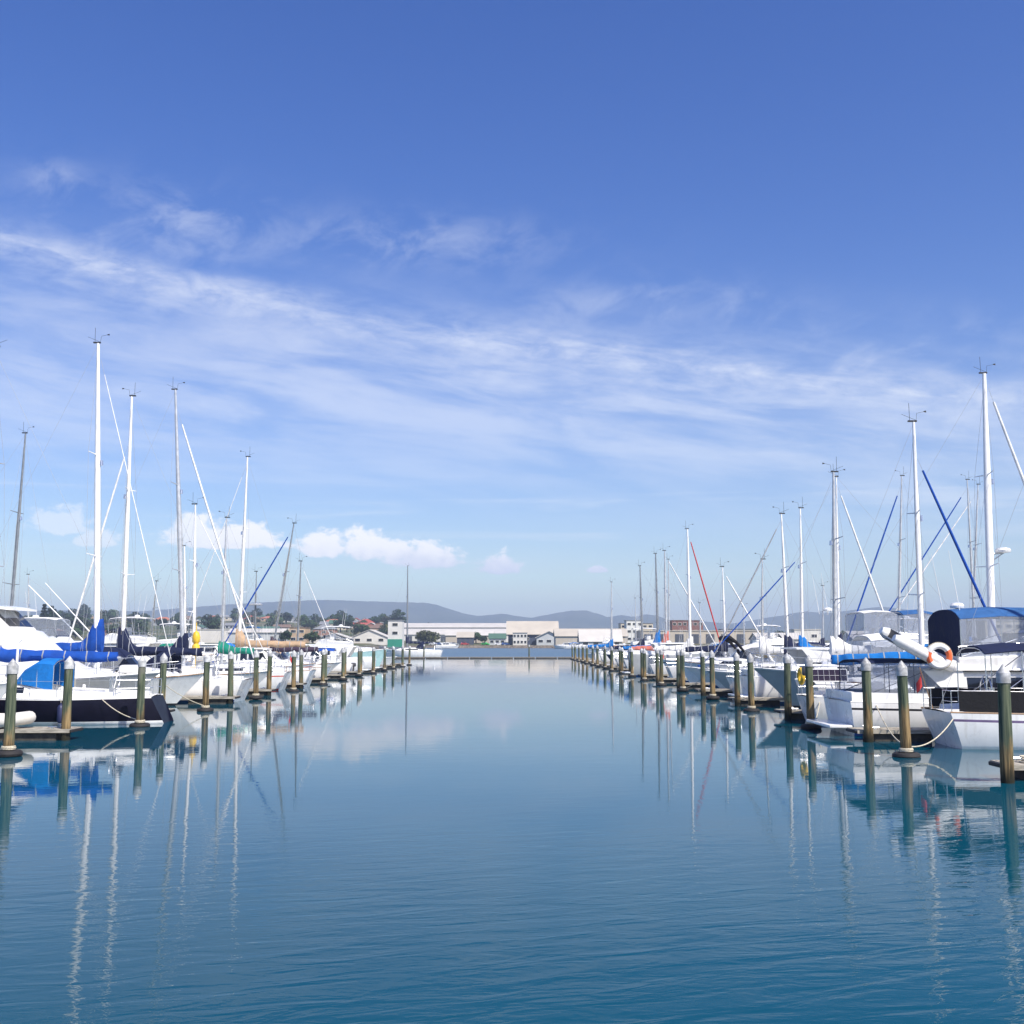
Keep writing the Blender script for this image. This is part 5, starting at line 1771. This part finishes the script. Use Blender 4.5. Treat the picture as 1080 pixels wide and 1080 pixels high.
fender(-16.6, 40.95, 0.42, 'fender_navy', "navy fender hung on the black hull, nearer its stern")
fender(-19.0, 40.90, 0.42, 'fender_navy', "navy fender hung on the black hull behind the dinghy")
fender(-17.6, 44.75, 0.85, 'fender_white', "white fender hung on the big cruiser's grey side")
fender(15.6, 31.35, 0.55, 'fender_white', "white fender hung beneath the navy cockpit cloth")
fender(13.6, 40.8, 0.55, 'fender_white', "white fender hung along the solar panel yacht")
fender(14.0, 35.75, 0.6, 'fender_navy', "navy fender hung along the big flybridge launch")

# ------------------------------------------------------------------ far shore: trees


def make_crown(kind, seed):
    rr = random.Random(seed)
    m = MB()
    lumps = []
    if kind == 'pine':
        for k in range(11):
            z = 2.0 + k * 1.15
            rad = 2.5 * (1 - k / 11.5) + 0.25
            for j in range(7):
                a = 2 * math.pi * (j / 7 + 0.07 * k)
                lumps.append((rad * 0.62 * math.cos(a), rad * 0.62 * math.sin(a), z, rad * 0.42, rad * 0.42, 0.36))
    else:
        flat = {'round': 0.8, 'broad': 0.55, 'tall': 1.25}[kind]
        for k in range(19):
            a, rr_ = rr.uniform(0, 6.28), 2.6 * math.sqrt(rr.random())
            z = {'round': 3.3, 'broad': 2.7, 'tall': 4.3}[kind] + flat * rr.uniform(-2.3, 2.8) * (1 - rr_ / 5.5)
            s_ = rr.uniform(0.9, 1.7)
            lumps.append((rr_ * math.cos(a), rr_ * math.sin(a), z, s_, s_, s_ * 0.8))
    for lx, ly, lz, a, b, c in lumps:
        nq = int(26 + 22 * a)
        for q in range(nq):
            d = Vector((rr.gauss(0, 1), rr.gauss(0, 1), rr.gauss(0, 1))).normalized()
            k = rr.uniform(0.7, 1.08)
            p = Vector((lx + d.x * a * k, ly + d.y * b * k, lz + d.z * c * k))
            u = Vector((rr.gauss(0, 1), rr.gauss(0, 1), rr.gauss(0, 1))).normalized()
            v = d.cross(u).normalized()
            u = (d + u * 0.6).cross(v).normalized()
            sz = rr.uniform(0.22, 0.42)
            m.add([p - u * sz - v * sz * 0.7, p + u * sz - v * sz * 0.5, p + u * sz * 0.8 + v * sz * 0.7, p - u * sz * 0.9 + v * sz * 0.6], [(0, 1, 2, 3)])
    return m


def make_tree(kind, leaf, seed):
    o = empty('pine_tree' if kind == 'pine' else 'leafy_tree')
    m = MB()
    H = 14 if kind == 'pine' else 4.6
    m.tube([(0, 0, -0.5), (0.05, 0, H * 0.3), (-0.05, 0.05, H * 0.65), (0, 0, H * 0.95)], [0.34, 0.26, 0.18, 0.06], 8)
    if kind != 'pine':
        for k in range(4):
            a = 1.57 * k + 0.4
            m.tube([(0, 0, 2.0 + 0.3 * k), (1.4 * math.cos(a), 1.4 * math.sin(a), 3.8 + 0.2 * k)], [0.14, 0.05], 6)
    m.build('trunk', 'bark', o)
    make_crown(kind, seed).build('crown', leaf, o, 0)
    return o


PROTO = {}
for kd, lf, sd in (('round', 'leaf_dark', 1), ('round2', 'leaf_mid', 2), ('broad', 'leaf_mid', 3), ('broad2', 'leaf_olive', 4), ('tall', 'leaf_dark', 5), ('pine', 'leaf_pine', 6)):
    o = make_tree(kd.rstrip('2'), lf, sd)
    PROTO[kd] = [o, children_of(o), False]
TREES = []


def tree(kd, px, y, hpx=None, top_y=None, scale=None, label=None):
    """tree standing at photo column px, depth y; either its top's photo row or its scale"""
    x = W(px, 677, y)[0]
    z = ground_z(x / y, y)
    o0, kids, used = PROTO[kd]
    o = copy_tree(o0, kids) if used else o0
    PROTO[kd][2] = True
    nat = {'pine': 14.4, 'tall': 8.6, 'round': 7.6, 'round2': 7.6, 'broad': 6.8, 'broad2': 6.8}[kd]
    if top_y is not None:
        scale = max(0.5, (W(px, top_y, y)[1] - z) / nat)
    o.location = (x, y, z)
    sx_ = scale * random.uniform(0.9, 1.15)
    o.scale = (sx_, sx_, scale)
    o.rotation_euler = (0, 0, random.uniform(0, 6.28))
    tag(o, label, 'tree', 'trees of the far shore')
    TREES.append((o, kd, px, label))
    return o


tree('pine', 45, 640, top_y=636)
tree('pine', 53, 660, top_y=638)
tree('pine', 362, 900, top_y=645)
for px, ty, y in ((437, 655, 830), (443, 653.5, 840), (452, 653, 850), (462, 655, 845), (472, 653, 850), (481, 652.5, 850), (497, 653, 850), (506, 657, 840), (429, 655, 830), (416, 656, 830)):
    tree(random.choice(('round', 'round2')), px, y, top_y=ty)
tree('broad2', 446, 575, top_y=658.5, label="big round olive tree on the far shore left of the sheds")
tree('broad2', 455, 580, top_y=661, label="olive tree merging with the big round tree's right side")
tree('round2', 502, 585, top_y=663, label="olive tree beside the dark blue shed")
tree('round2', 511, 580, top_y=668)
tree('broad', 525, 575, top_y=670)
tree('round', 301, 470, top_y=661, label="dark bush like tree near the yacht with the raked mast")
tree('broad', 330, 470, top_y=662)
rt = random.Random(5)
for k in range(150):
    px = rt.uniform(-20, 430)
    y = rt.uniform(620, 1350)
    if 230 < px and y < 700:
        continue
    tree(rt.choice(('round', 'round2', 'broad', 'tall', 'broad2')), px, y, scale=rt.uniform(0.9, 1.7) * (0.8 + y / 2500))
for k in range(14):
    tree(rt.choice(('round', 'tall', 'broad')), rt.uniform(640, 1080), rt.uniform(700, 1000), scale=rt.uniform(0.9, 1.5))

# ------------------------------------------------------------------ far shore: buildings


def building(px0, px1, y, top_y, wall, roof, kind='gable', axis='x', depth=None, label='', cat='building', windows=0, eave=None, doors=0, base_z=None, group=None, wm='dark_glass', name='house', ov=0.5):
    """building whose front spans photo columns px0..px1 at depth y and whose roof top reaches the photo row top_y"""
    xa, xb = W(px0, 677, y)[0], W(px1, 677, y)[0]
    wd = xb - xa
    xm = (xa + xb) / 2
    dp = depth or wd * 0.7
    z0 = ground_z(xm / y, y) if base_z is None else base_z
    H = max(3.2, W(540, top_y, y + (0 if axis == 'y' else dp * 0.4))[1] - z0)
    rh = 0.15 if kind == 'flat' else (eave if eave else min(H * 0.42, (wd if axis == 'y' else dp) * 0.30))
    e = H - rh
    o = empty(name, (xm, y + dp / 2, z0))
    hx, hy = wd / 2, dp / 2
    m = MB()
    m.box((0, 0, e / 2 - 0.4), (wd, dp, e + 0.8))
    if kind == 'gable':
        if axis == 'x':
            m.add([(-hx, -hy, e), (-hx, hy, e), (-hx, 0, H - 0.05), (hx, -hy, e), (hx, hy, e), (hx, 0, H - 0.05)], [(0, 1, 2), (5, 4, 3)])
        else:
            m.add([(-hx, -hy, e), (hx, -hy, e), (0, -hy, H - 0.05), (-hx, hy, e), (hx, hy, e), (0, hy, H - 0.05)], [(0, 1, 2), (5, 4, 3)])
    m.build('wall', wall, o, 0)
    m = MB()
    th = 0.18
    if kind == 'flat':
        m.box((0, 0, e + 0.15), (wd + 0.5, dp + 0.5, 0.3))
    elif kind == 'hip':
        k = min(hx, hy) * 0.95
        rx, ry = max(0.1, hx - k), max(0.1, hy - k)
        q = [(-hx - ov, -hy - ov, e), (hx + ov, -hy - ov, e), (hx + ov, hy + ov, e), (-hx - ov, hy + ov, e), (-rx, -ry, H), (rx, -ry, H), (rx, ry, H), (-rx, ry, H)]
        m.add(q, [(3, 2, 1, 0), (4, 5, 6, 7), (0, 1, 5, 4), (1, 2, 6, 5), (2, 3, 7, 6), (3, 0, 4, 7)])
    elif axis == 'x':
        sl = ov * rh / hy
        m.slab([(-hx - ov, -hy - ov, e - sl + th), (hx + ov, -hy - ov, e - sl + th), (hx + ov, 0, H + th), (-hx - ov, 0, H + th)], th)
        m.slab([(-hx - ov, hy + ov, e - sl + th), (hx + ov, hy + ov, e - sl + th), (hx + ov, 0.02, H + th), (-hx - ov, 0.02, H + th)], th)
    else:
        sl = ov * rh / hx
        m.slab([(-hx - ov, -hy - ov, e - sl + th), (-hx - ov, hy + ov, e - sl + th), (0, hy + ov, H + th), (0, -hy - ov, H + th)], th)
        m.slab([(hx + ov, -hy - ov, e - sl + th), (hx + ov, hy + ov, e - sl + th), (0.02, hy + ov, H + th), (0.02, -hy - ov, H + th)], th)
    m.build('roof', roof, o, 0)
    rows = max(1, int(e / 3.0)) if windows else 0
    for r_ in range(min(rows, 3)):
        for k in range(windows):
            ww = min(2.2, wd / windows * 0.6)
            x = -hx + wd * (k + 0.5) / windows
            z = e * (r_ + 0.55) / max(1, rows)
            f = MB()
            f.box((x, -hy - 0.05, z), (ww + 0.25, 0.12, 1.45))
            fo = f.build('window', 'house_white', o, 0)
            g = MB()
            g.box((x, -hy - 0.10, z), (ww, 0.08, 1.2))
            g.build('pane', wm, fo, 0)
    for k in range(doors):
        x = -hx + wd * (k + 0.5) / doors
        f = MB()
        f.box((x, -hy - 0.06, min(e * 0.4, 2.0)), (wd / doors * 0.55, 0.14, min(e * 0.8, 4.0)))
        f.build('door', 'shed_dark', o, 0)
    tag(o, label, cat, group)
    return o


# the big pitched shed with its lean-to; gable shade painted in as navy walls
S = building(536, 588, 566, 655.5, 'shed_navy_and_shade', 'roof_cream', 'gable', 'x', 24, "large waterfront shed with broad cream roof and gable shade painted navy", 'shed', 4, eave=6.5, name='boat_shed', ov=1.0)
building(566, 592, 554, 666, 'shed_grey', 'roof_white', 'gable', 'y', 10, "pale grey lean-to in front of the large cream roofed shed", 'shed', 3, eave=3.0, name='boat_shed', ov=0.8)
building(541, 556, 556, 667.5, 'shed_white', 'roof_grey', 'flat', 'x', 8, "white two storey annexe before the cream roofed shed", 'building', 4, name='office_building')
building(482, 499, 566, 667, 'shed_navy_and_shade', 'roof_cream', 'gable', 'x', 14, "dark navy shed with pale awning roof on the far shore", 'shed', 0, doors=3, name='boat_shed')
building(425, 536, 640, 663.5, 'shed_white', 'roof_white', 'gable', 'x', 30, "long low white shed behind the round olive tree", 'shed', 0, doors=9, eave=3.4, name='boat_shed')
building(418, 560, 720, 657.5, 'shed_white', 'roof_white', 'gable', 'x', 34, "longest white roofed warehouse under the row of trees", 'warehouse', 0, eave=3.0, name='warehouse')
building(470, 520, 600, 665, 'shed_tan', 'roof_white', 'gable', 'x', 16, "tan walled store with white roof behind the navy shed", 'shed', 0, name='boat_shed')
building(516, 533, 560, 668.5, 'shed_grey', 'roof_green', 'gable', 'x', 9, "small grey building with green roof left of the large shed", 'building', 3, name='office_building')
building(409, 424, 470, 654.5, 'shed_white', 'roof_grey', 'flat', 'x', 9, "tall white boat lift tower with green foot", 'tower building', 1, name='lift_tower')
_t = [o for o in bpy.data.objects if o.name.startswith('lift_tower')][0]
m = MB()
m.box((0, -4.6, 1.2), (6.3, 0.2, 3.4))
m.build('green_panel', 'shed_green', _t, 0)
building(371, 408, 500, 664.5, 'shed_white', 'roof_white', 'gable', 'y', 20, "white gabled shed left of the boat lift tower", 'shed', 3, eave=3.2, name='boat_shed')
building(336, 368, 480, 668, 'house_grey', 'roof_white', 'gable', 'y', 14, "grey boat club with low white gable and green fascia", 'building', 4, eave=2.2, name='boat_club')
building(326, 345, 500, 671, 'shed_white', 'roof_white', 'flat', 'x', 10, "plain white block left of the boat club", 'building', 2, name='office_building')
building(305, 322, 520, 662, 'house_tan', 'roof_brown', 'flat', 'x', 12, "tan cube shaped building behind the raked mast", 'building', 2, name='office_building')
building(240, 298, 470, 663.5, 'shed_grey', 'roof_white', 'gable', 'x', 14, "long pale grey shed behind the tan covered yacht", 'shed', 0, eave=1.6, name='boat_shed')
building(200, 245, 520, 664, 'shed_white', 'roof_white', 'flat', 'x', 14, "long white shed behind the yellow rescue buoy", 'shed', 0, name='boat_shed')
building(110, 150, 480, 670, 'shed_white', 'roof_grey', 'gable', 'x', 12, "white shed behind the thick white mast", 'shed', 3, name='boat_shed')
# right shore
building(586, 662, 520, 663.5, 'shed_tan', 'roof_cream', 'gable', 'x', 20, "long cream roofed shed right of the large waterfront shed", 'shed', 0, eave=3.5, name='boat_shed')
building(612, 656, 480, 664.5, 'shed_white', 'roof_white', 'gable', 'x', 14, "white shed with bright pitched roof at the right shore", 'shed', 4, eave=5.0, name='boat_shed')
building(655, 689, 620, 657.5, 'house_cream', 'roof_grey', 'flat', 'x', 14, "cream two storey block with small windows", 'building', 6, name='office_building')
building(661, 678, 600, 654.5, 'house_white', 'roof_grey', 'flat', 'x', 12, "white taller block rising from the cream one", 'building', 3, name='office_building')
building(676, 806, 470, 665.5, 'shed_tan', 'roof_cream', 'flat', 'x', 24, "very long tan warehouse behind the right row", 'warehouse', 0, doors=8, name='warehouse')
building(709, 742, 600, 654.5, 'block_brown', 'roof_brown', 'flat', 'x', 16, "brown red block above the long tan warehouse", 'building', 6, name='office_building')
building(764, 800, 560, 663.5, 'house_grey', 'roof_grey', 'flat', 'x', 14, "grey block right of the brown one", 'building', 5, name='office_building')
building(800, 850, 430, 668, 'shed_white', 'roof_white', 'gable', 'x', 16, "white roofed shed behind the upright mast yacht", 'shed', 0, eave=2.4, name='boat_shed')
building(838, 866, 470, 664, 'shed_white', 'roof_white', 'flat', 'x', 14, "low white block near the twin headsails", 'building', 2, name='office_building')
building(900, 990, 430, 666, 'shed_white', 'roof_white', 'gable', 'x', 18, "white shed hidden behind the canopies at right", 'shed', 0, eave=3, name='boat_shed')
building(1040, 1100, 430, 655, 'house_cream', 'roof_cream', 'flat', 'x', 18, "cream flat roofed building at the right edge", 'building', 6, name='office_building')

HOUSES = []
rh_ = random.Random(21)
WALLS = (('cream', 'house_cream'), ('white', 'house_white'), ('brick', 'house_brick'), ('grey', 'house_grey'), ('tan', 'house_tan'))
ROOFS = (('terracotta', 'roof_terracotta'), ('grey', 'roof_grey'), ('brown', 'roof_brown'), ('white', 'roof_white'), ('red', 'roof_red'), ('green', 'roof_green'))
for k in range(62):
    px = rh_.uniform(20, 425)
    y = rh_.uniform(700, 1300)
    wn, wm_ = rh_.choice(WALLS)
    rn, rm_ = rh_.choice(ROOFS)
    ww = rh_.uniform(9, 17)
    hh = rh_.choice((5.0, 5.6, 7.4))
    x = W(px, 677, y)[0]
    z = ground_z(x / y, y)
    ty = 677 - (z + hh - EYE) / y * F
    o = building(px - ww / 2 / y * F, px + ww / 2 / y * F, y, ty, wm_, rm_, rh_.choice(('hip', 'gable', 'gable')), rh_.choice('xy'), rh_.uniform(8, 12), '', 'house', 3, name='house', group='houses on the far left hillside')
    HOUSES.append((o, wn, rn, px))

# parked cars along the far shore
def make_car():
    o = empty('parked_car')
    m = MB()
    m.loft([[(x, -0.85, 0.35), (x, 0.85, 0.35), (x, 0.85, z), (x, -0.85, z)] for x, z in ((-2.1, 0.7), (-2.0, 0.9), (-1.0, 0.95), (1.0, 0.92), (2.0, 0.75), (2.15, 0.55))])
    m.loft([[(x, -w_, 0.9), (x, w_, 0.9), (x, w_ * 0.86, z), (x, -w_ * 0.86, z)] for x, z, w_ in ((-1.9, 0.95, 0.8), (-1.5, 1.45, 0.8), (0.2, 1.48, 0.8), (1.0, 0.95, 0.8))])
    m.build('body', 'car_white', o, 30)
    m = MB()
    for sd in (-1, 1):
        m.slab([(-1.5, sd * 0.82, 1.0), (0.75, sd * 0.82, 1.0), (0.15, sd * 0.73, 1.4), (-1.4, sd * 0.73, 1.4)], 0.03)
    m.build('window', 'dark_glass', o, 0)
    for x in (-1.3, 1.35):
        for sd in (-1, 1):
            m = MB()
            m.tube([(x, sd * 0.68, 0.32), (x, sd * 0.88, 0.32)], 0.32, 14)
            m.build('wheel', 'rubber', o)
    return o


cp = make_car()
ck = children_of(cp)
cars = ((474, 'car_white', 'white'), (479, 'car_silver', 'silver'), (490, 'car_red', 'red'), (512, 'car_green', 'green'), (526, 'car_white', 'white'), (533, 'car_blue', 'blue'), (463, 'car_blue', 'blue'), (457, 'car_white', 'white'))
PL = {474: "white car parked at the far shore right of the round tree", 479: "silver car parked at the far shore", 490: "red car parked before the navy shed", 512: "green car parked on the far shore by the small olive trees",
      526: "white car parked just left of the large cream roofed shed", 533: "blue car parked against the large shed's corner", 463: "blue car parked near the round olive tree", 457: "white car parked in front of the round olive tree"}
for k, (px, cm, cn) in enumerate(cars):
    o = cp if k == 0 else copy_tree(cp, ck)
    y = shore_y((px - 540) / F) + 5
    x = W(px, 677, y)[0]
    o.location = (x, y, ground_z(x / y, y) + 0.02)
    o.rotation_euler = (0, 0, random.uniform(-0.5, 0.5))
    if k:
        for ch in children_of(o):
            if ch.name.startswith('body'):
                ch.data = ch.data.copy()
                ch.data.materials[0] = MATS[cm]
    tag(o, PL[px], 'car', 'cars parked on the far shore')

for k, (px, y, st_, cv, hm, lb) in enumerate(((597, 500, 'sedan', None, 'gelcoat_white', "distant white launch left of three moored under the right sheds"), (611, 470, 'express', 'canvas_blue', 'hull_white', "distant launch with blue canopy, middle of three under the right sheds"),
                                              (640, 430, 'fly', 'canvas_white', 'gelcoat_white', "distant white flybridge launch, right of three under the right sheds"), (471, 505, 'sedan', None, 'hull_white', "distant white launch moored before the round olive tree's shore"))):
    xw = W(px, 677, y)[0]
    launch(lb, y, xw - 5.5, xw + 5.5, 1 if k % 2 else -1, st_, hull=hm, canvas=cv, fb=1.2, group='boats at the far shore')
# dark red work barge at the right end of the shore
launch("dark red work barge moored at the far shore by the sheds", 536, W(588, 677, 536)[0], W(606, 677, 536)[0], -1, 'sedan', hull='hull_red', fb=1.6, B=4, group='boats at the far shore')

# ------------------------------------------------------------------ labels of the repeats
buckets = {}
for o, wn, rn, px in HOUSES:
    buckets.setdefault((wn, rn), []).append((px, o))
for (wn, rn), lst in buckets.items():
    lst.sort(key=lambda q: q[0])
    for k, (px, o) in enumerate(lst):
        o['label'] = f"{wn} house with {rn} roof on the left hillside" + ("" if len(lst) == 1 else f", {ORD[k+1]} such from the left")
KN = {'round': 'dark rounded tree', 'round2': 'mid green rounded tree', 'broad': 'broad spreading green tree', 'broad2': 'broad olive tree', 'tall': 'tall dark leafy tree', 'pine': 'tall narrow conifer'}
buckets = {}
for o, kd, px, lb in TREES:
    if lb is None:
        buckets.setdefault(kd, []).append((px, o))
for kd, lst in buckets.items():
    lst.sort(key=lambda q: q[0])
    for k, (px, o) in enumerate(lst):
        o['label'] = f"{KN[kd]} on the far shore, {ORD[k+1] if k < 40 else 'last'} of its kind from the left"
for kd, (o, kids, used) in PROTO.items():
    if not used:
        for c in kids:
            bpy.data.objects.remove(c)
        bpy.data.objects.remove(o)
